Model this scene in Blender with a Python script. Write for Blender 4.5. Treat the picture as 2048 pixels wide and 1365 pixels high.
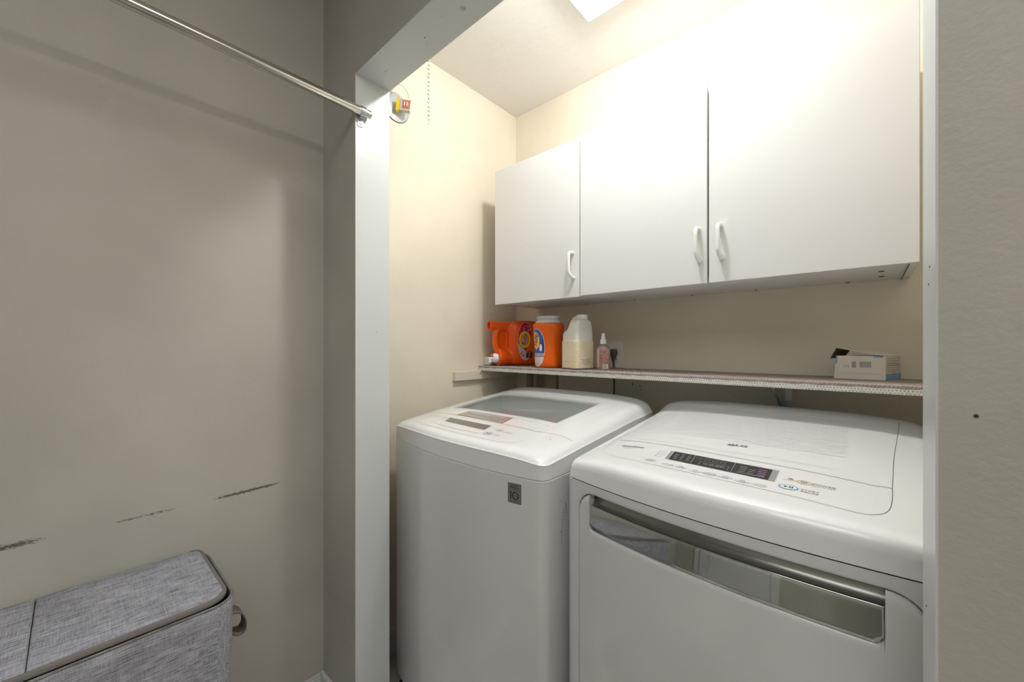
import bpy, bmesh, math, random
from mathutils import Vector, Matrix
random.seed(7)
for o in list(bpy.data.objects): bpy.data.objects.remove(o)
S = bpy.context.scene
COL = S.collection
CZ = 1.213                      # camera height; many heights below are given relative to it

# ------------------------------------------------------------------ camera, light, exposure
cam = bpy.data.cameras.new('camera'); camo = bpy.data.objects.new('camera', cam); COL.objects.link(camo)
camo.location = (0, 0, CZ); camo.rotation_euler = (math.radians(90), 0, math.radians(41.8))
cam.sensor_width = 36; cam.lens = 790/2048*36; cam.shift_y = 11.5/2048; cam.clip_start = .01
S.camera = camo
S.view_settings.view_transform = 'Standard'; S.view_settings.look = 'None'
S.view_settings.gamma = 1; S.view_settings.exposure = 0.46; S.view_settings.use_curve_mapping = False
w = bpy.data.worlds.new('world'); S.world = w; w.use_nodes = True
w.node_tree.nodes['Background'].inputs[0].default_value = (.6, .62, .65, 1)
w.node_tree.nodes['Background'].inputs[1].default_value = .05

def point_light(name, loc, power, radius, color):
    l = bpy.data.lights.new(name, 'POINT'); l.energy = power; l.shadow_soft_size = radius; l.color = color
    o = bpy.data.objects.new(name, l); o.location = loc; COL.objects.link(o); return o
LAMPC = (1, .985, .975)
def area_light(name, loc, power, size, color, shape='SQUARE'):
    l = bpy.data.lights.new(name, 'AREA'); l.energy = power; l.shape = shape; l.size = size; l.color = color
    o = bpy.data.objects.new(name, l); o.location = loc; COL.objects.link(o); return o      # faces down
point_light('alcove_bulb', (-.500, .960, CZ+1.155), 15, .055, LAMPC)
area_light('alcove_panel', (-.504, .976, CZ+1.20), 1.0, .40, LAMPC)
point_light('room_bulb', (1.45, .30, CZ+1.19), 24, .06, LAMPC)
area_light('room_fill', (.10, -.60, CZ+1.20), 10, 1.0, LAMPC)  # added fill light under the room ceiling, no fixture behind it

# ------------------------------------------------------------------ helpers
def lin(c):
    return tuple(((v/255)/12.92 if v/255 <= .04045 else (((v/255)+.055)/1.055)**2.4) for v in c)+(1,)

def mat(name, rgb, rough=.5, metal=0, coat=0, spec=.5, trans=0, bump=None, var=None, ior=1.45, emit=0, coat_rough=.08):
    m = bpy.data.materials.new(name); m.use_nodes = True; nt = m.node_tree; b = nt.nodes['Principled BSDF']
    b.inputs['Base Color'].default_value = lin(rgb); b.inputs['Roughness'].default_value = rough
    b.inputs['Metallic'].default_value = metal; b.inputs['Coat Weight'].default_value = coat
    b.inputs['Coat Roughness'].default_value = coat_rough
    b.inputs['Specular IOR Level'].default_value = spec; b.inputs['Transmission Weight'].default_value = trans
    b.inputs['IOR'].default_value = ior
    if emit: b.inputs['Emission Color'].default_value = lin(rgb); b.inputs['Emission Strength'].default_value = emit
    if bump or var:
        geo = nt.nodes.new('ShaderNodeNewGeometry')
    if bump:                                   # (scale, strength, detail)
        n = nt.nodes.new('ShaderNodeTexNoise'); n.inputs['Scale'].default_value = bump[0]; n.inputs['Detail'].default_value = bump[2] if len(bump) > 2 else 2
        nt.links.new(geo.outputs['Position'], n.inputs['Vector'])
        bp = nt.nodes.new('ShaderNodeBump'); bp.inputs['Strength'].default_value = bump[1]; bp.inputs['Distance'].default_value = .002
        nt.links.new(n.outputs['Fac'], bp.inputs['Height']); nt.links.new(bp.outputs[0], b.inputs['Normal'])
    if var:                                    # (rgb2, scale)
        n = nt.nodes.new('ShaderNodeTexNoise'); n.inputs['Scale'].default_value = var[1]; n.inputs['Detail'].default_value = 4
        nt.links.new(geo.outputs['Position'], n.inputs['Vector'])
        r = nt.nodes.new('ShaderNodeValToRGB'); r.color_ramp.elements[0].color = lin(rgb); r.color_ramp.elements[1].color = lin(var[0])
        r.color_ramp.elements[0].position = .35; r.color_ramp.elements[1].position = .7
        nt.links.new(n.outputs['Fac'], r.inputs[0]); nt.links.new(r.outputs[0], b.inputs['Base Color'])
    return m

class MB:
    """collects vertices and faces in world space"""
    def __init__(s): s.v = []; s.f = []; s.m = []; s.cm = 0
    def add(s, vs, fs):
        k = len(s.v); s.v += [tuple(p) for p in vs]
        for f in fs: s.f.append(tuple(i+k for i in f)); s.m.append(s.cm)
        return s
    def box(s, x0, x1, y0, y1, z0, z1):
        return s.add([(x0,y0,z0),(x1,y0,z0),(x1,y1,z0),(x0,y1,z0),(x0,y0,z1),(x1,y0,z1),(x1,y1,z1),(x0,y1,z1)],
              [(3,2,1,0),(4,5,6,7),(0,1,5,4),(1,2,6,5),(2,3,7,6),(3,0,4,7)])
    def tube(s, pts, r, n=12, caps=True, closed=False):
        pts = [Vector(p) for p in pts]; N = len(pts); vs = []; rr = r if isinstance(r, (list, tuple)) else [r]*N
        up = None
        for i, p in enumerate(pts):
            if closed: d = pts[(i+1) % N]-pts[i-1]
            else: d = pts[min(i+1, N-1)]-pts[max(i-1, 0)]
            d.normalize()
            if up is None:
                up = Vector((0,0,1)) if abs(d.z) < .9 else Vector((1,0,0))
            a = d.cross(up)
            if a.length < 1e-6: a = d.orthogonal()
            a.normalize(); b = a.cross(d).normalized(); up = b
            for k in range(n):
                t = 2*math.pi*k/n; vs.append(p+(a*math.cos(t)+b*math.sin(t))*rr[i])
        fs = []
        for i in range(N if closed else N-1):
            j = (i+1) % N
            for k in range(n): fs.append((i*n+k, i*n+(k+1) % n, j*n+(k+1) % n, j*n+k))
        if caps and not closed: fs += [tuple(range(n-1, -1, -1)), tuple((N-1)*n+k for k in range(n))]
        return s.add(vs, fs)
    def loft(s, rings, cap0=True, cap1=True):
        n = len(rings[0]); vs = [p for r in rings for p in r]; fs = []
        for i in range(len(rings)-1):
            for k in range(n): fs.append((i*n+k, i*n+(k+1) % n, (i+1)*n+(k+1) % n, (i+1)*n+k))
        if cap0: fs.append(tuple(range(n-1, -1, -1)))
        if cap1: fs.append(tuple((len(rings)-1)*n+k for k in range(n)))
        return s.add(vs, fs)
    def lathe(s, prof, c, n=32, axis='z', cap0=True, cap1=True):
        rings = []
        for r, h in prof:
            ring = []
            for k in range(n):
                t = 2*math.pi*k/n; a, b = r*math.cos(t), r*math.sin(t)
                ring.append({'z': (c[0]+a, c[1]+b, c[2]+h), 'y': (c[0]+a, c[1]+h, c[2]-b), 'x': (c[0]+h, c[1]+a, c[2]+b)}[axis])
            rings.append(ring)
        return s.loft(rings, cap0, cap1)
    def grid(s, rows):
        m, n = len(rows), len(rows[0])
        return s.add([p for r in rows for p in r], [(i*n+j, i*n+j+1, (i+1)*n+j+1, (i+1)*n+j) for i in range(m-1) for j in range(n-1)])

ORG = {}
def _tag(o, label=None, cat=None, group=None, kind=None):
    if label: o['label'] = label
    if cat: o['category'] = cat
    if group: o['group'] = group
    if kind: o['kind'] = kind
    return o
def thing(name, label, cat, loc, group=None):
    o = bpy.data.objects.new(name, None); COL.objects.link(o); o.location = loc; o.empty_display_size = .05
    ORG[o.name] = Vector(loc); return _tag(o, label, cat, group)
def obj(name, mb, mt, parent=None, loc=(0,0,0), smooth=None, bevel=0, label=None, cat=None, kind=None, group=None, weld=False, seg=2):
    L = ORG[parent.name] if parent else Vector(loc)
    me = bpy.data.meshes.new(name); me.from_pydata([tuple(Vector(p)-L) for p in mb.v], [], mb.f)
    for k, m in enumerate(mt if isinstance(mt, (list, tuple)) else [mt]): me.materials.append(m)
    for p, k in zip(me.polygons, mb.m): p.material_index = k
    bm = bmesh.new(); bm.from_mesh(me)
    if weld: bmesh.ops.remove_doubles(bm, verts=bm.verts, dist=1e-5)
    bmesh.ops.recalc_face_normals(bm, faces=bm.faces); bm.to_mesh(me); bm.free()
    o = bpy.data.objects.new(name, me); COL.objects.link(o)
    if parent: o.parent = parent
    else: o.location = loc
    ORG[o.name] = L
    if smooth is not None:
        me.polygons.foreach_set('use_smooth', [True]*len(me.polygons))
        if smooth < 180: me.set_sharp_from_angle(angle=math.radians(smooth))
    if bevel:
        b = o.modifiers.new('bevel', 'BEVEL'); b.width = bevel; b.segments = seg; b.limit_method = 'ANGLE'
        if smooth is None:
            me.polygons.foreach_set('use_smooth', [True]*len(me.polygons)); b.harden_normals = True
    return _tag(o, label, cat, group, kind)

_tc = {}
def text2d(body, size, bold=0, spacing=1):
    k = (body, size, bold, spacing)
    if k in _tc: return _tc[k]
    c = bpy.data.curves.new('t', 'FONT'); c.body = body; c.size = size; c.align_x = 'CENTER'; c.align_y = 'CENTER'
    c.resolution_u = 3; c.offset = bold; c.space_character = spacing
    o = bpy.data.objects.new('t', c); COL.objects.link(o); dg = bpy.context.evaluated_depsgraph_get(); dg.update()
    me = bpy.data.meshes.new_from_object(o.evaluated_get(dg))
    r = ([(v.co.x, v.co.y) for v in me.vertices], [tuple(p.vertices) for p in me.polygons])
    bpy.data.objects.remove(o); bpy.data.meshes.remove(me); bpy.data.curves.remove(c); _tc[k] = r; return r

class Deco:
    """flat print laid on a surface through fn(a, b, lift) -> xyz"""
    def __init__(s, fn, parent): s.fn = fn; s.p = parent; s.L = {}; s.c = {}
    def mb(s, k):
        if k in ('seam', 'lseam'): k = k+'#%d' % len(s.L)
        s.c[k] = s.c.get(k, 0)+1; return s.L.setdefault(k, MB())
    def ribbon(s, k, pts, wd, off=.0003, sub=.02, closed=False):
        P = list(pts)+([pts[0]] if closed else []); Q = [P[0]]
        for a, b in zip(P, P[1:]):
            n = max(1, int(math.dist(a, b)/sub))
            for i in range(1, n+1): Q.append((a[0]+(b[0]-a[0])*i/n, a[1]+(b[1]-a[1])*i/n))
        A, B = [], []
        for i, q in enumerate(Q):
            a = Q[max(i-1, 0)]; b = Q[min(i+1, len(Q)-1)]
            if closed and i in (0, len(Q)-1): a, b = Q[-2], Q[1]
            dx, dy = b[0]-a[0], b[1]-a[1]; l = math.hypot(dx, dy) or 1
            nx, ny = -dy/l*wd/2, dx/l*wd/2
            A.append(s.fn(q[0]+nx, q[1]+ny, off)); B.append(s.fn(q[0]-nx, q[1]-ny, off))
        s.mb(k).grid([A, B])
    def quad(s, k, p, off=.0003, n=6):       # four corners, bilinear
        rows = []
        for i in range(n+1):
            u = i/n; rows.append([])
            for j in range(n+1):
                t = j/n
                x = (1-u)*((1-t)*p[0][0]+t*p[1][0])+u*((1-t)*p[3][0]+t*p[2][0])
                y = (1-u)*((1-t)*p[0][1]+t*p[1][1])+u*((1-t)*p[3][1]+t*p[2][1])
                rows[-1].append(s.fn(x, y, off))
        s.mb(k).grid(rows)
    def rect(s, k, x0, x1, y0, y1, off=.0003, n=4): s.quad(k, [(x0,y0),(x1,y0),(x1,y1),(x0,y1)], off, n)
    def disc(s, k, cx, cy, rx, ry, off=.0003, r0=0, n=32, rings=4, clip=None):
        rows = []
        for i in range(rings+1):
            q = r0+(1-r0)*i/rings
            rows.append([])
            for j in range(n+1):
                x, y = cx+rx*q*math.cos(2*math.pi*j/n), cy+ry*q*math.sin(2*math.pi*j/n)
                if clip: x, y = clip(x, y)
                rows[-1].append(s.fn(x, y, off))
        s.mb(k).grid(rows)
    def text(s, k, body, cx, cy, size, off=.0004, bold=0, rot=0, sx=1, shear=0, spacing=1):
        V, F = text2d(body, size, bold, spacing); c, d = math.cos(rot), math.sin(rot); vs = []
        for x, y in V:
            x = x*sx+shear*y; vs.append(s.fn(cx+x*c-y*d, cy+x*d+y*c, off))
        s.mb(k).add(vs, F)
    def flush(s, mats, names):
        for k, m in s.L.items():
            q = k.split('#')[0]; obj(names.get(q, 'printed_mark'), m, mats[q], s.p, smooth=60, kind='stuff' if s.c[k] > 1 or 'ink' in q or 'letter' in names.get(q, '') else None)
def button(D0, parent, x, y, rx, ry, off, ring_mat, lines, ink, size, r0=.93, grow=1.09):
    d = Deco(D0.fn, parent); d.disc('b', x, y, rx, ry, off=off, rings=3); b_ = obj('control_button', d.L['b'], PLASTW, parent, smooth=60)
    d = Deco(D0.fn, b_); d.disc('r', x, y, rx*grow, ry*grow, off=.0003, r0=r0, rings=1)
    for j, l in enumerate(lines): d.text('ink', l, x, y+(.0024 if len(lines) == 2 and j == 0 else (-.0024 if len(lines) == 2 else 0)), size, off=off+.0003, sx=1.1)
    d.flush(dict(r=ring_mat, ink=ink), dict(r='button_ring', ink='button_lettering')); return b_

# ------------------------------------------------------------------ materials
def wall_mat(name, rgb, scuff=False, bs=.25):
    m = mat(name, rgb, rough=.55, spec=.35); nt = m.node_tree; b = nt.nodes['Principled BSDF']; N = nt.nodes.new; Lk = nt.links.new
    geo = N('ShaderNodeNewGeometry')
    n1 = N('ShaderNodeTexNoise'); n1.inputs['Scale'].default_value = 90; n1.inputs['Detail'].default_value = 3
    n2 = N('ShaderNodeTexNoise'); n2.inputs['Scale'].default_value = 3; n2.inputs['Detail'].default_value = 3
    Lk(geo.outputs['Position'], n1.inputs['Vector']); Lk(geo.outputs['Position'], n2.inputs['Vector'])
    bp = N('ShaderNodeBump'); bp.inputs['Strength'].default_value = bs; bp.inputs['Distance'].default_value = .0015
    Lk(n1.outputs['Fac'], bp.inputs['Height']); Lk(bp.outputs[0], b.inputs['Normal'])
    r = N('ShaderNodeValToRGB'); r.color_ramp.elements[0].color = lin(tuple(v-5 for v in rgb)); r.color_ramp.elements[1].color = lin(tuple(v+4 for v in rgb))
    r.color_ramp.elements[0].position = .35; r.color_ramp.elements[1].position = .65
    Lk(n2.outputs['Fac'], r.inputs[0]); out = r.outputs[0]
    if scuff:
        sep = N('ShaderNodeSeparateXYZ'); Lk(geo.outputs['Position'], sep.inputs[0])
        def M(op, a, bb=None, clamp=False):
            q = N('ShaderNodeMath'); q.operation = op; q.use_clamp = clamp
            for i, v in enumerate((a, bb)):
                if v is None: continue
                if isinstance(v, (int, float)): q.inputs[i].default_value = v
                else: Lk(v, q.inputs[i])
            return q.outputs[0]
        Y, Z = sep.outputs[1], sep.outputs[2]
        mp = N('ShaderNodeMapping'); mp.inputs['Scale'].default_value = (1, .35, 1.6); Lk(geo.outputs['Position'], mp.inputs['Vector'])
        n3 = N('ShaderNodeTexNoise'); n3.inputs['Scale'].default_value = 330; n3.inputs['Detail'].default_value = 2; Lk(mp.outputs[0], n3.inputs['Vector'])
        tot = None
        for y0, y1, zc, sl, wd, inten in ((-.75, -.025, CZ-.441, .010, .0105, 1.0), (.05, .215, CZ-.440, .008, .0042, .75), (.262, .463, CZ-.4375, .022, .0068, 1.1)):
            zz = M('ABSOLUTE', M('SUBTRACT', Z, M('ADD', zc, M('MULTIPLY', M('SUBTRACT', Y, (y0+y1)/2), sl))))
            bz = M('SUBTRACT', 1, M('DIVIDE', zz, wd), True)
            ends = M('MULTIPLY', M('MULTIPLY', M('SUBTRACT', Y, y0), 22, True), M('MULTIPLY', M('SUBTRACT', y1, Y), 22, True))
            g = M('MULTIPLY', M('MULTIPLY', bz, ends), inten)
            tot = g if tot is None else M('MAXIMUM', tot, g)
        th = M('MULTIPLY', M('SUBTRACT', M('ADD', M('MULTIPLY', tot, .42), n3.outputs['Fac']), .64), 6, True)
        th = M('MULTIPLY', th, M('MULTIPLY', tot, 3, True))
        mx = N('ShaderNodeMix'); mx.data_type = 'RGBA'; Lk(M('MULTIPLY', th, .85), mx.inputs['Factor']); Lk(out, mx.inputs[6]); mx.inputs[7].default_value = lin((70, 70, 66)); out = mx.outputs[2]
    Lk(out, b.inputs['Base Color']); return m

W_ROOM = wall_mat('greige_wall_paint', (182, 179, 169), scuff=True)
W_ROOM2 = wall_mat('greige_wall_paint_plain', (182, 179, 169), bs=.45)
W_ALC = wall_mat('cream_wall_paint', (229, 220, 202))
W_CEIL = mat('textured_ceiling_paint', (232, 230, 226), .8, bump=(38, .9, 4))
TRIMP = mat('white_trim_paint', (206, 210, 208), .32, bump=(60, .15), spec=.5)
WHITE_LAM = mat('white_laminate', (222, 222, 222), .33, spec=.4)
ENAMEL = mat('white_enamel', (226, 226, 226), .28, coat=.8, coat_rough=.06)
PLASTW = mat('white_appliance_plastic', (236, 238, 240), .25, coat=.5, coat_rough=.08)
PLASTW2 = mat('white_handle_plastic', (240, 240, 238), .3)
SEAM = mat('dark_seam', (92, 90, 84), .7)
SEAML = mat('light_seam', (168, 168, 165), .6)
CHROME = mat('polished_chrome', (205, 207, 204), .035, 1)
SILVER = mat('satin_silver', (150, 150, 144), .22, .85)
STEEL = mat('brushed_steel', (200, 200, 198), .25, 1)
GALV = mat('galvanised_steel', (190, 196, 200), .32, .9)
BLACKP = mat('display_black', (48, 50, 56), .18, coat=.6)
GREYP = mat('display_grey', (112, 106, 98), .2, coat=.6)
BEZEL = mat('silver_bezel', (188, 192, 194), .25, .4)
INK = mat('dark_ink', (62, 62, 68), .5)
INKL = mat('grey_ink', (140, 140, 142), .5)
INKW = mat('display_white_ink', (196, 198, 204), .4)
INKP = mat('display_pink_ink', (160, 120, 165), .4)
BLUE = mat('blue_ring', (80, 150, 205), .35)
ORNG = mat('orange_ring', (226, 176, 128), .4)
RUB = mat('dark_rubber', (40, 38, 36), .7)
ORANGE = mat('orange_plastic', (240, 92, 8), .28, spec=.6)
ORANGE2 = mat('orange_tub_plastic', (240, 102, 8), .3, spec=.6)

# ------------------------------------------------------------------ structure
XL, XR, YP0, YP1, YB, ZC = -1.397, 1.6, .584, .70, 1.595, 2.442
YR = -1.30; JX, KX, HZ = -1.167, .053, CZ+.84; AX = .30
def st(name, mb, m, **k): return obj(name, mb, m, kind='structure', **k)
fl = st('floor', MB().box(XL, XR, YR, YB, -.06, -.004), mat('grout', (150, 146, 138), .9))
TILE = mat('marble_tile', (222, 219, 213), .12, spec=.6)
nt = TILE.node_tree; g_ = nt.nodes.new('ShaderNodeNewGeometry'); nn = nt.nodes.new('ShaderNodeTexNoise'); nn.inputs['Scale'].default_value = 2.3; nn.inputs['Detail'].default_value = 6; nn.inputs['Distortion'].default_value = 1.6
nt.links.new(g_.outputs['Position'], nn.inputs['Vector']); rr_ = nt.nodes.new('ShaderNodeValToRGB'); e = rr_.color_ramp.elements
e[0].position = .478; e[0].color = lin((224, 221, 214)); e[1].position = .50; e[1].color = lin((170, 166, 160)); e2 = e.new(.522); e2.color = lin((224, 221, 214))
nt.links.new(nn.outputs['Fac'], rr_.inputs[0]); nt.links.new(rr_.outputs[0], nt.nodes['Principled BSDF'].inputs['Base Color'])
tiles = {}
k = 0
y = YR
for iy in range(5):
    x = XL - (.3 if iy % 2 else 0)
    while x < XR-.01:
        x0, x1, y0, y1 = max(x, XL), min(x+.6, XR), y, min(y+.58, YB)
        if x1-x0 > .02:
            key = (round(x1-x0, 3), round(y1-y0, 3))
            if key not in tiles:
                t = obj('floor_tile', MB().box(0, x1-x0-.003, 0, y1-y0-.003, -.006, 0), TILE, bevel=.0008, seg=1); tiles[key] = t.data; t.parent = fl; t.location = (x0, y0, 0)
            else:
                t = bpy.data.objects.new('floor_tile', tiles[key]); COL.objects.link(t); t.parent = fl; t.location = (x0, y0, 0)
        x += .6
    y += .58
st('ceiling', MB().box(XL-.1, XR+.1, YR-.1, YB+.1, ZC, ZC+.1), W_CEIL)
st('wall_left', MB().box(XL-.1, XL, YR-.1, .64, 0, ZC), W_ROOM)
st('wall_alcove_left', MB().box(XL-.1, XL, .64, YB+.1, 0, ZC), W_ALC)
hx0, hx1, hz0, hz1 = -1.325, -1.118, CZ-.50, CZ-.13
b = MB().box(XL, hx0, YB, YB+.12, 0, ZC).box(hx1, AX+.1, YB, YB+.12, 0, ZC).box(hx0, hx1, YB, YB+.12, 0, hz0).box(hx0, hx1, YB, YB+.12, hz1, ZC).box(hx0, hx1, YB+.085, YB+.12, hz0, hz1)
st('wall_back', b, W_ALC)
st('wall_right', MB().box(AX, AX+.1, YP1, YB, 0, ZC), W_ALC)
# the partition with the wide opening: room paint outside, its alcove side hidden from view
b = MB().box(XL, JX-.002, YP0, YP1, 0, ZC).box(KX+.002, XR, YP0, YP1, 0, ZC).box(JX-.002, KX+.002, YP0, YP1, HZ+.002, ZC)
wp = st('wall_partition', b, W_ROOM2)
t1 = st('trim_1', MB().box(JX-.002, JX, YP0, YP1, 0, HZ), TRIMP)
t2 = st('trim_2', MB().box(JX-.002, KX+.002, YP0, YP1, HZ, HZ+.002), TRIMP)
t3 = st('trim_3', MB().box(KX, KX+.002, YP0, YP1, 0, HZ), TRIMP)
HOLE = mat('dark_hole', (60, 56, 50), .8); PATCH = mat('filler_patch', (186, 186, 178), .6)
for (x, y, r) in ((-1.091, .641, .0016), (-1.081, .641, .0013), (-.891, .642, .0018), (-.905, .66, .001), (-.80, .63, .001)):
    obj('nail_hole', MB().lathe([(r, -.0004), (r, 0)], (x, y, HZ), 10), HOLE, t2)
obj('filler_spot', MB().lathe([(.0065, -.0008), (.0075, 0)], (-.744, .650, HZ), 14), PATCH, t2)
obj('nail_hole', MB().lathe([(.0015, -.0008), (.0015, 0)], (-.742, .652, HZ), 8), HOLE, t2)
for (y, z, r) in ((.655, .048, .0012), (.665, .712, .0012), (.635, -.26, .001)):
    obj('nail_hole', MB().lathe([(r, -.0002), (r, .0005)], (JX, y, CZ+z), 8, 'x'), HOLE, t1)
for (y, z) in ((.63, .088), (.64, .07), (.66, -.3)):
    obj('nail_hole', MB().lathe([(.0011, -.0005), (.0011, .0002)], (KX, y, CZ+z), 8, 'x'), HOLE, t3)
obj('nail_hole', MB().lathe([(.0018, -.0006), (.0018, 0)], (.080, YP0, CZ-.067), 8, 'y'), HOLE, wp)
st('wall_rear', MB().box(XL-.1, XR+.1, YR-.1, YR, 0, ZC), W_ROOM2)
st('wall_side', MB().box(XR, XR+.1, YR, YP1, 0, ZC), W_ROOM2)
def base(name, pts):
    b = MB(); b.box(*pts, 0, .088); x0, x1, y0, y1 = pts
    cx = .004
    b.box(x0+(cx if x1 == XR else 0), x1-(cx if x0 == XL and x1-x0 < .03 else 0), y0+(cx if y1 == YB else 0), y1, .088, .096)
    return st(name, b, TRIMP, bevel=.002)
base('baseboard_left', (XL, XL+.012, YR, YP0-.012)); base('baseboard_alcove', (XL, XL+.012, YP1, YB-.012))
base('baseboard_back', (XL, AX, YB-.012, YB)); base('baseboard_partition', (XL, JX-.002, YP0-.012, YP0)); base('baseboard_right', (KX+.002, XR, YP0-.012, YP0))
# white door on the rear wall (seen in the chrome strip)
d = st('door_1', MB().box(-1.08, -.42, YR, YR+.035, .005, 2.03), TRIMP, bevel=.003)
for a, c in ((.2, .9), (1.05, 1.85)): obj('door_panel', MB().box(-.98, -.52, YR+.035, YR+.042, a, c), TRIMP, d, bevel=.005)
obj('door_handle', MB().lathe([(.012, 0), (.012, .03), (.027, .04), (.03, .055), (.02, .07)], (-.48, YR+.035, 1.0), 20, 'y'), STEEL, d, smooth=40)
st('trim_4', MB().box(-1.15, -1.082, YR, YR+.018, 0, 2.1).box(-.418, -.35, YR, YR+.018, 0, 2.1).box(-1.15, -.35, YR, YR+.018, 2.035, 2.1), TRIMP, bevel=.003)

# ------------------------------------------------------------------ appliances
def lerp(y, P):
    if y <= P[0][0]: return P[0][1]
    for (a, b), (c, e) in zip(P, P[1:]):
        if y <= c: return b+(e-b)*(y-a)/(c-a)
    return P[-1][1]
class Mach:
    def __init__(s, xc, hw, y0, bow, b4, skew, yb, r, prof, zs, side, shoulder):
        s.xc, s.hw, s.y0, s.bow, s.b4, s.skew, s.yb, s.r, s.prof, s.zs, s.side, s.sh = xc, hw, y0, bow, b4, skew, yb, r, prof, zs, side, shoulder
    def yf(s, x, d=0):
        q = (x-s.xc)/s.hw; y = s.y0+s.bow*q*q+s.b4*q**4+s.skew*q+d; e = s.hw-d-abs(x-s.xc); r = s.r+.45*d
        if e < r: e = max(e, 0); y += r-math.sqrt(max(0, r**2-(r-e)**2))
        return y
    def H(s, x, y):
        q = max(-1.1, min(1.1, (x-s.xc)/s.hw))
        z = sum(lerp(y+dy, s.prof) for dy in (-.03, -.015, 0, .015, .03))/5
        return CZ+z-s.side*q**4
    def outline(s, d=0):
        P = []; n = 64; hw = s.hw-d
        for i in range(n+1):
            t = -1+2*i/n; q = math.copysign(1-(1-abs(t))**2.3, t); P.append((s.xc+q*hw, s.yf(s.xc+q*hw, d)))
        xr, xl = s.xc+hw, s.xc-hw; R = .035+.3*d; yb = s.yb-d
        ys = P[-1][1]; yl = P[0][1]
        for i in range(1, 9): P.append((xr, ys+(yb-R-ys)*i/8))
        for i in range(1, 7): a = i/6*math.pi/2; P.append((xr-R+R*math.cos(a), yb-R+R*math.sin(a)))
        for i in range(1, 9): P.append((xr-R+(xl-xr+2*R)*i/8, yb))
        for i in range(1, 7): a = math.pi/2+i/6*math.pi/2; P.append((xl+R+R*math.cos(a), yb-R+R*math.sin(a)))
        for i in range(1, 8): P.append((xl, yb-R+(yl-yb+R)*i/8))
        return P
    def top(s, rect):
        """cap from the seam to the edge of rect, following H"""
        zs = CZ+s.zs; rings = [[(x, y, zs-.0007) for x, y in s.outline(.004)], [(x, y, zs+.0008) for x, y in s.outline(.0004)]]
        for d, f in s.sh: rings.append([(x, y, zs+f*(s.H(x, y)-zs)) for x, y in s.outline(d)])
        Q = s.outline(s.sh[-1][0]); x0, x1, y0, y1 = rect
        for i in range(1, 21):
            f = i/20; ring = []
            for x, y in Q:
                tx, ty = min(max(x, x0), x1), min(max(y, y0), y1)
                X, Y = x+(tx-x)*f, y+(ty-y)*f; ring.append((X, Y, s.H(X, Y)))
            rings.append(ring)
        return rings

def body(m, z0, z1, xa=None, xb=None):
    """outer shell of the cabinet, front left open between xa and xb"""
    P = m.outline(); mb = MB(); n = len(P)
    rings = [[(x, y, z) for x, y in m.outline(i)] for i, z in ((.004, z0), (0, z0+.004), (0, z1-.002), (.0015, z1))]
    if xa is None: mb.loft(rings, True, True); return mb
    vs = [p for r in rings for p in r]; fs = []
    for i in range(3):
        for k in range(n):
            j = (k+1) % n; mx = (P[k][0]+P[j][0])/2
            if k < 64 and xa < mx < xb: continue
            fs.append((i*n+k, i*n+j, (i+1)*n+j, (i+1)*n+k))
    mb.add(vs, fs); return mb

# ---- washer
Wm = Mach(-.9277, .354, .7306, .0403, .004, -.016, 1.44, .022, [(.74, -.260), (.98, -.229), (1.24, -.199), (1.34, -.192), (1.42, -.179)], -.326, .023, [(.0005, .05), (.0015, .74), (.0040, .76), (.0065, .82), (.0105, .885), (.0165, .94), (.025, .978), (.035, .995), (.046, 1)])
WX, WY = -.928, 1.08
washer = thing('washing_machine', 'white top-loading washing machine with a glass lid, in the left half of the alcove', 'washing machine', (WX, WY, 0))
seamz = CZ-.326
obj('cabinet', body(Wm, .05, seamz-.0008), ENAMEL, washer, smooth=35)
GL = (-1.182, -.700, .985, 1.248)
rg = Wm.top(GL); last = rg[-1]
mb = MB().loft(rg+[[(x, y, z-.010) for x, y, z in last]], False, False)
obj('top_cover', mb, PLASTW, washer, smooth=35, weld=True)
# well under the glass with a steel rim
well = mat('tub_ring_plastic', (150, 154, 156), .4)
x0, x1, y0, y1 = GL
zt = CZ-.235
mb = MB(); mb.grid([[(x0, y0, Wm.H(x0,y0)-.01), (x1, y0, Wm.H(x1,y0)-.01), (x1, y1, Wm.H(x1,y1)-.01), (x0, y1, Wm.H(x0,y1)-.01), (x0, y0, Wm.H(x0,y0)-.01)],
                    [(x0, y0, zt-.09), (x1, y0, zt-.09), (x1, y1, zt-.09), (x0, y1, zt-.09), (x0, y0, zt-.09)]])
mb.add([(x0, y0, zt-.09), (x1, y0, zt-.09), (x1, y1, zt-.09), (x0, y1, zt-.09)], [(0,1,2,3)])
tubp = obj('tub_ring', mb, well, washer)
cx, cy = (x0+x1)/2, (y0+y1)/2
obj('drum', MB().lathe([(.10, -.088), (.125, -.086), (.125, -.02), (.119, -.015), (.113, -.02), (.11, -.08), (.03, -.082)], (cx, cy, zt), 40, cap1=True), STEEL, washer, smooth=40)
obj('agitator_hub', MB().lathe([(.045, -.08), (.04, -.06), (.015, -.045)], (cx, cy, zt), 24), PLASTW, washer, smooth=40)
GLASS = mat('tinted_lid_glass', (186, 191, 192), .05, spec=.9)
nt = GLASS.node_tree; out = nt.nodes['Material Output']; pr = nt.nodes['Principled BSDF']; tr = nt.nodes.new('ShaderNodeBsdfTransparent'); tr.inputs[0].default_value = (.66, .68, .68, 1)
gg = nt.nodes.new('ShaderNodeNewGeometry'); wv = nt.nodes.new('ShaderNodeTexWave'); wv.bands_direction = 'Y'; wv.inputs['Scale'].default_value = 55
nt.links.new(gg.outputs['Position'], wv.inputs['Vector']); mr = nt.nodes.new('ShaderNodeMapRange'); mr.inputs['To Min'].default_value = .44; mr.inputs['To Max'].default_value = .54
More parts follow.
